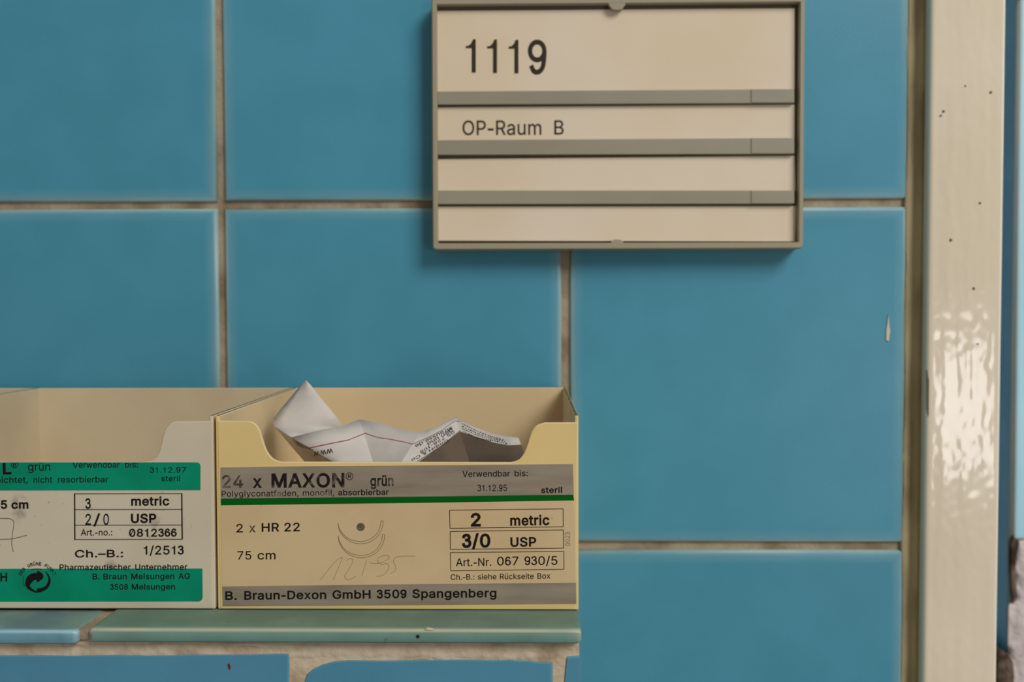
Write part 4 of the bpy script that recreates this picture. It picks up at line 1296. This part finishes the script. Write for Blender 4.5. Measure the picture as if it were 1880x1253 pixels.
leaf = empty('leaflet', (at(740, 849, -0.09).x, -0.09, ZFL), 'crumpled white printed leaflet folded inside the cream box', 'leaflet')
bm = bmesh.new()
NR = 8
grid = []
for i, (tp, ty, bp, by) in enumerate(ST):
    a, b = at(tp[0], tp[1], ty), at(bp[0], bp[1], by)
    tf = tint_fraction(i)
    rows_ = [0.0, min(0.15, tf / 2)]
    tfc = min(tf, 0.999)
    fr = [0, tfc * 0.33, tfc * 0.66, tfc, tfc + (1 - tfc) * 0.5, 1.0]
    col = []
    for t in fr:
        q = a.lerp(b, t)
        col.append(bm.verts.new(q))
    ft = b + (b - a).normalized() * 0.004
    col.append(bm.verts.new(ft))
    col.append(bm.verts.new(Vector((ft.x, max(ft.y - 0.004, -0.1155), ZFL + 0.0005))))
    grid.append((col, tf))
for (c0, t0), (c1, t1) in zip(grid, grid[1:]):
    for r in range(len(c0) - 1):
        f = bm.faces.new((c0[r], c0[r + 1], c1[r + 1], c1[r]))
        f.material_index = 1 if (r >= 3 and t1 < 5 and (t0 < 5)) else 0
        f.smooth = True
for k in (3, 6, 9):
    c0 = grid[k][0]
    for a, b in zip(c0, c0[1:]):
        bm.edges.get((a, b)).smooth = False
# curled end: printed side turns away to the left, then the white back stands up as a flap
A0, A1 = grid[0][0][0], grid[0][0][5]
A2 = grid[0][0][7]
B0 = bm.verts.new(at(502.5, 782, -0.0700))
B1 = bm.verts.new(at(560, 849, -0.0740))
B2 = bm.verts.new(Vector((B1.co.x + 0.002, B1.co.y, ZFL + 0.0005)))
for q in ((A0, B0, B1, A1), (A1, B1, B2, A2)):
    bm.faces.new(q).material_index = 0
# flap: rows from the tip down, left outline and right outline
FL = [((560.5, 699.5), (562.5, 699.5)), ((552, 708), (570, 707)), ((540, 722), (582, 722)), ((527, 738), (595, 738)), ((514, 753), (608, 754)),
      ((503, 768), (621, 770)), ((501, 775), (630, 783)), ((503, 783), (634, 791)), ((518, 795), (618, 796)), ((535, 805), (600, 805))]
FD = [-0.0560, -0.0572, -0.0592, -0.0614, -0.0636, -0.0660, -0.0680, -0.0705, -0.0770, -0.0848]
fg = []
FS = [-0.0045, -0.0045, -0.0045, -0.0045, -0.0040, -0.0020, 0.0010, 0.0050, 0.0090, 0.0085]      # lean of each row to the right
for (pl_, pr_), Y, lean in zip(FL, FD, FS):
    row = []
    for m in range(7):
        t = m / 6
        yy = Y + lean * t - 0.0020 * math.sin(math.pi * t)
        row.append(bm.verts.new(at(pl_[0] + (pr_[0] - pl_[0]) * t, pl_[1] + (pr_[1] - pl_[1]) * t, yy)))
    fg.append(row)
for a, b in zip(fg, fg[1:]):
    for m in range(6):
        f = bm.faces.new((a[m], a[m + 1], b[m + 1], b[m]))
        f.smooth = True
bmesh.ops.remove_doubles(bm, verts=bm.verts, dist=1e-6)
tri = bm.copy()
bmesh.ops.triangulate(tri, faces=tri.faces)
TREE = BVHTree.FromBMesh(tri)
tri.free()
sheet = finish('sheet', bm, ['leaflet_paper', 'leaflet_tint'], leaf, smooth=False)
sd = sheet.modifiers.new('thickness', 'SOLIDIFY')
sd.thickness = 0.00010
sd.offset = 0.0


def on_leaf(px, py):
    d = ray(px, py).normalized()
    hit, nrm, idx, dist = TREE.ray_cast(CAM, d)
    if hit is None:
        return None
    return hit - d * 0.00030


def dense(pts, step=2.5):
    out = []
    for (x0, y0), (x1, y1) in zip(pts, pts[1:]):
        n = max(1, int(math.hypot(x1 - x0, y1 - y0) / step))
        out += [(x0 + (x1 - x0) * k / n, y0 + (y1 - y0) * k / n) for k in range(n)]
    return out + [pts[-1]]


printed('rule_line', [stroke_flat(dense([(568, 822.7), (600, 816), (641, 807.8), (656, 801.5), (670.5, 795.6), (683, 800.5), (695.4, 803.9), (720, 807.6), (740.7, 811.7), (757, 815.8)]), 1.2)],
        on_leaf, 'leaflet_red', sheet)
printed('rule_line', [stroke_flat(dense([(757, 815.8), (785, 804), (812, 790), (828, 778), (837, 773), (846, 775)]), 0.7)], on_leaf, 'leaflet_ink', sheet)
printed('rule_line', [stroke_flat(dense([(766, 847.5), (790, 832.5), (813, 817.5), (830, 803), (845, 790.5)]), 1.0)], on_leaf, 'leaflet_brown', sheet)
printed('lettering', [txt('www', (610, 823.2), (575, 830.5), 11, -0.004)], on_leaf, 'leaflet_ink', sheet)
for body, p0, p1, h in (('strausse.de', (829, 783), (761.5, 817.3), 6.4), ('gen und', (830, 787.5), (784, 813.2), 6.2), ('05 728-108', (833, 791), (770.5, 829), 4.8),
                        ('GmbH & Co', (822, 806.5), (755, 843.5), 5.2)):
    printed('lettering', [txt(body, p0, p1, h, 0.0)], on_leaf, 'leaflet_ink', sheet)
rng = random.Random(3)
marks = []
curl = []
for k, (q0, q1) in enumerate((((848, 778), (925, 808)), ((848, 783), (928, 811)), ((849, 787.5), (928, 814)), ((850, 792), (900, 809)))):
    t = 0.0
    while t < 1:
        w = rng.uniform(0.015, 0.05)
        bow = 3.0 * math.sin(math.pi * t)
        xa, ya = q0[0] + (q1[0] - q0[0]) * t, q0[1] + (q1[1] - q0[1]) * t + bow
        xb, yb = q0[0] + (q1[0] - q0[0]) * (t + w), q0[1] + (q1[1] - q0[1]) * (t + w) + bow
        marks.append(stroke_flat([(xa, ya), (xb, yb)], rng.uniform(0.8, 1.7)))
        t += w + rng.uniform(0.01, 0.03)
for k in range(4):
    q0, q1 = (523 + 2 * k, 800 + 3.0 * k), (574 + 1.5 * k, 826 + 2.6 * k)
    t = 0.0
    while t < 1 - 0.15 * k:
        w = rng.uniform(0.03, 0.07)
        p = [(q0[0] + (q1[0] - q0[0]) * s, q0[1] + (q1[1] - q0[1]) * s) for s in (t, t + w)]
        curl.append(stroke_flat(p, rng.uniform(0.7, 1.3)))
        t += w + rng.uniform(0.015, 0.03)
printed('small_print', marks, on_leaf, 'leaflet_ink', sheet)
printed('small_print', curl, on_leaf, 'leaflet_ink', sheet)
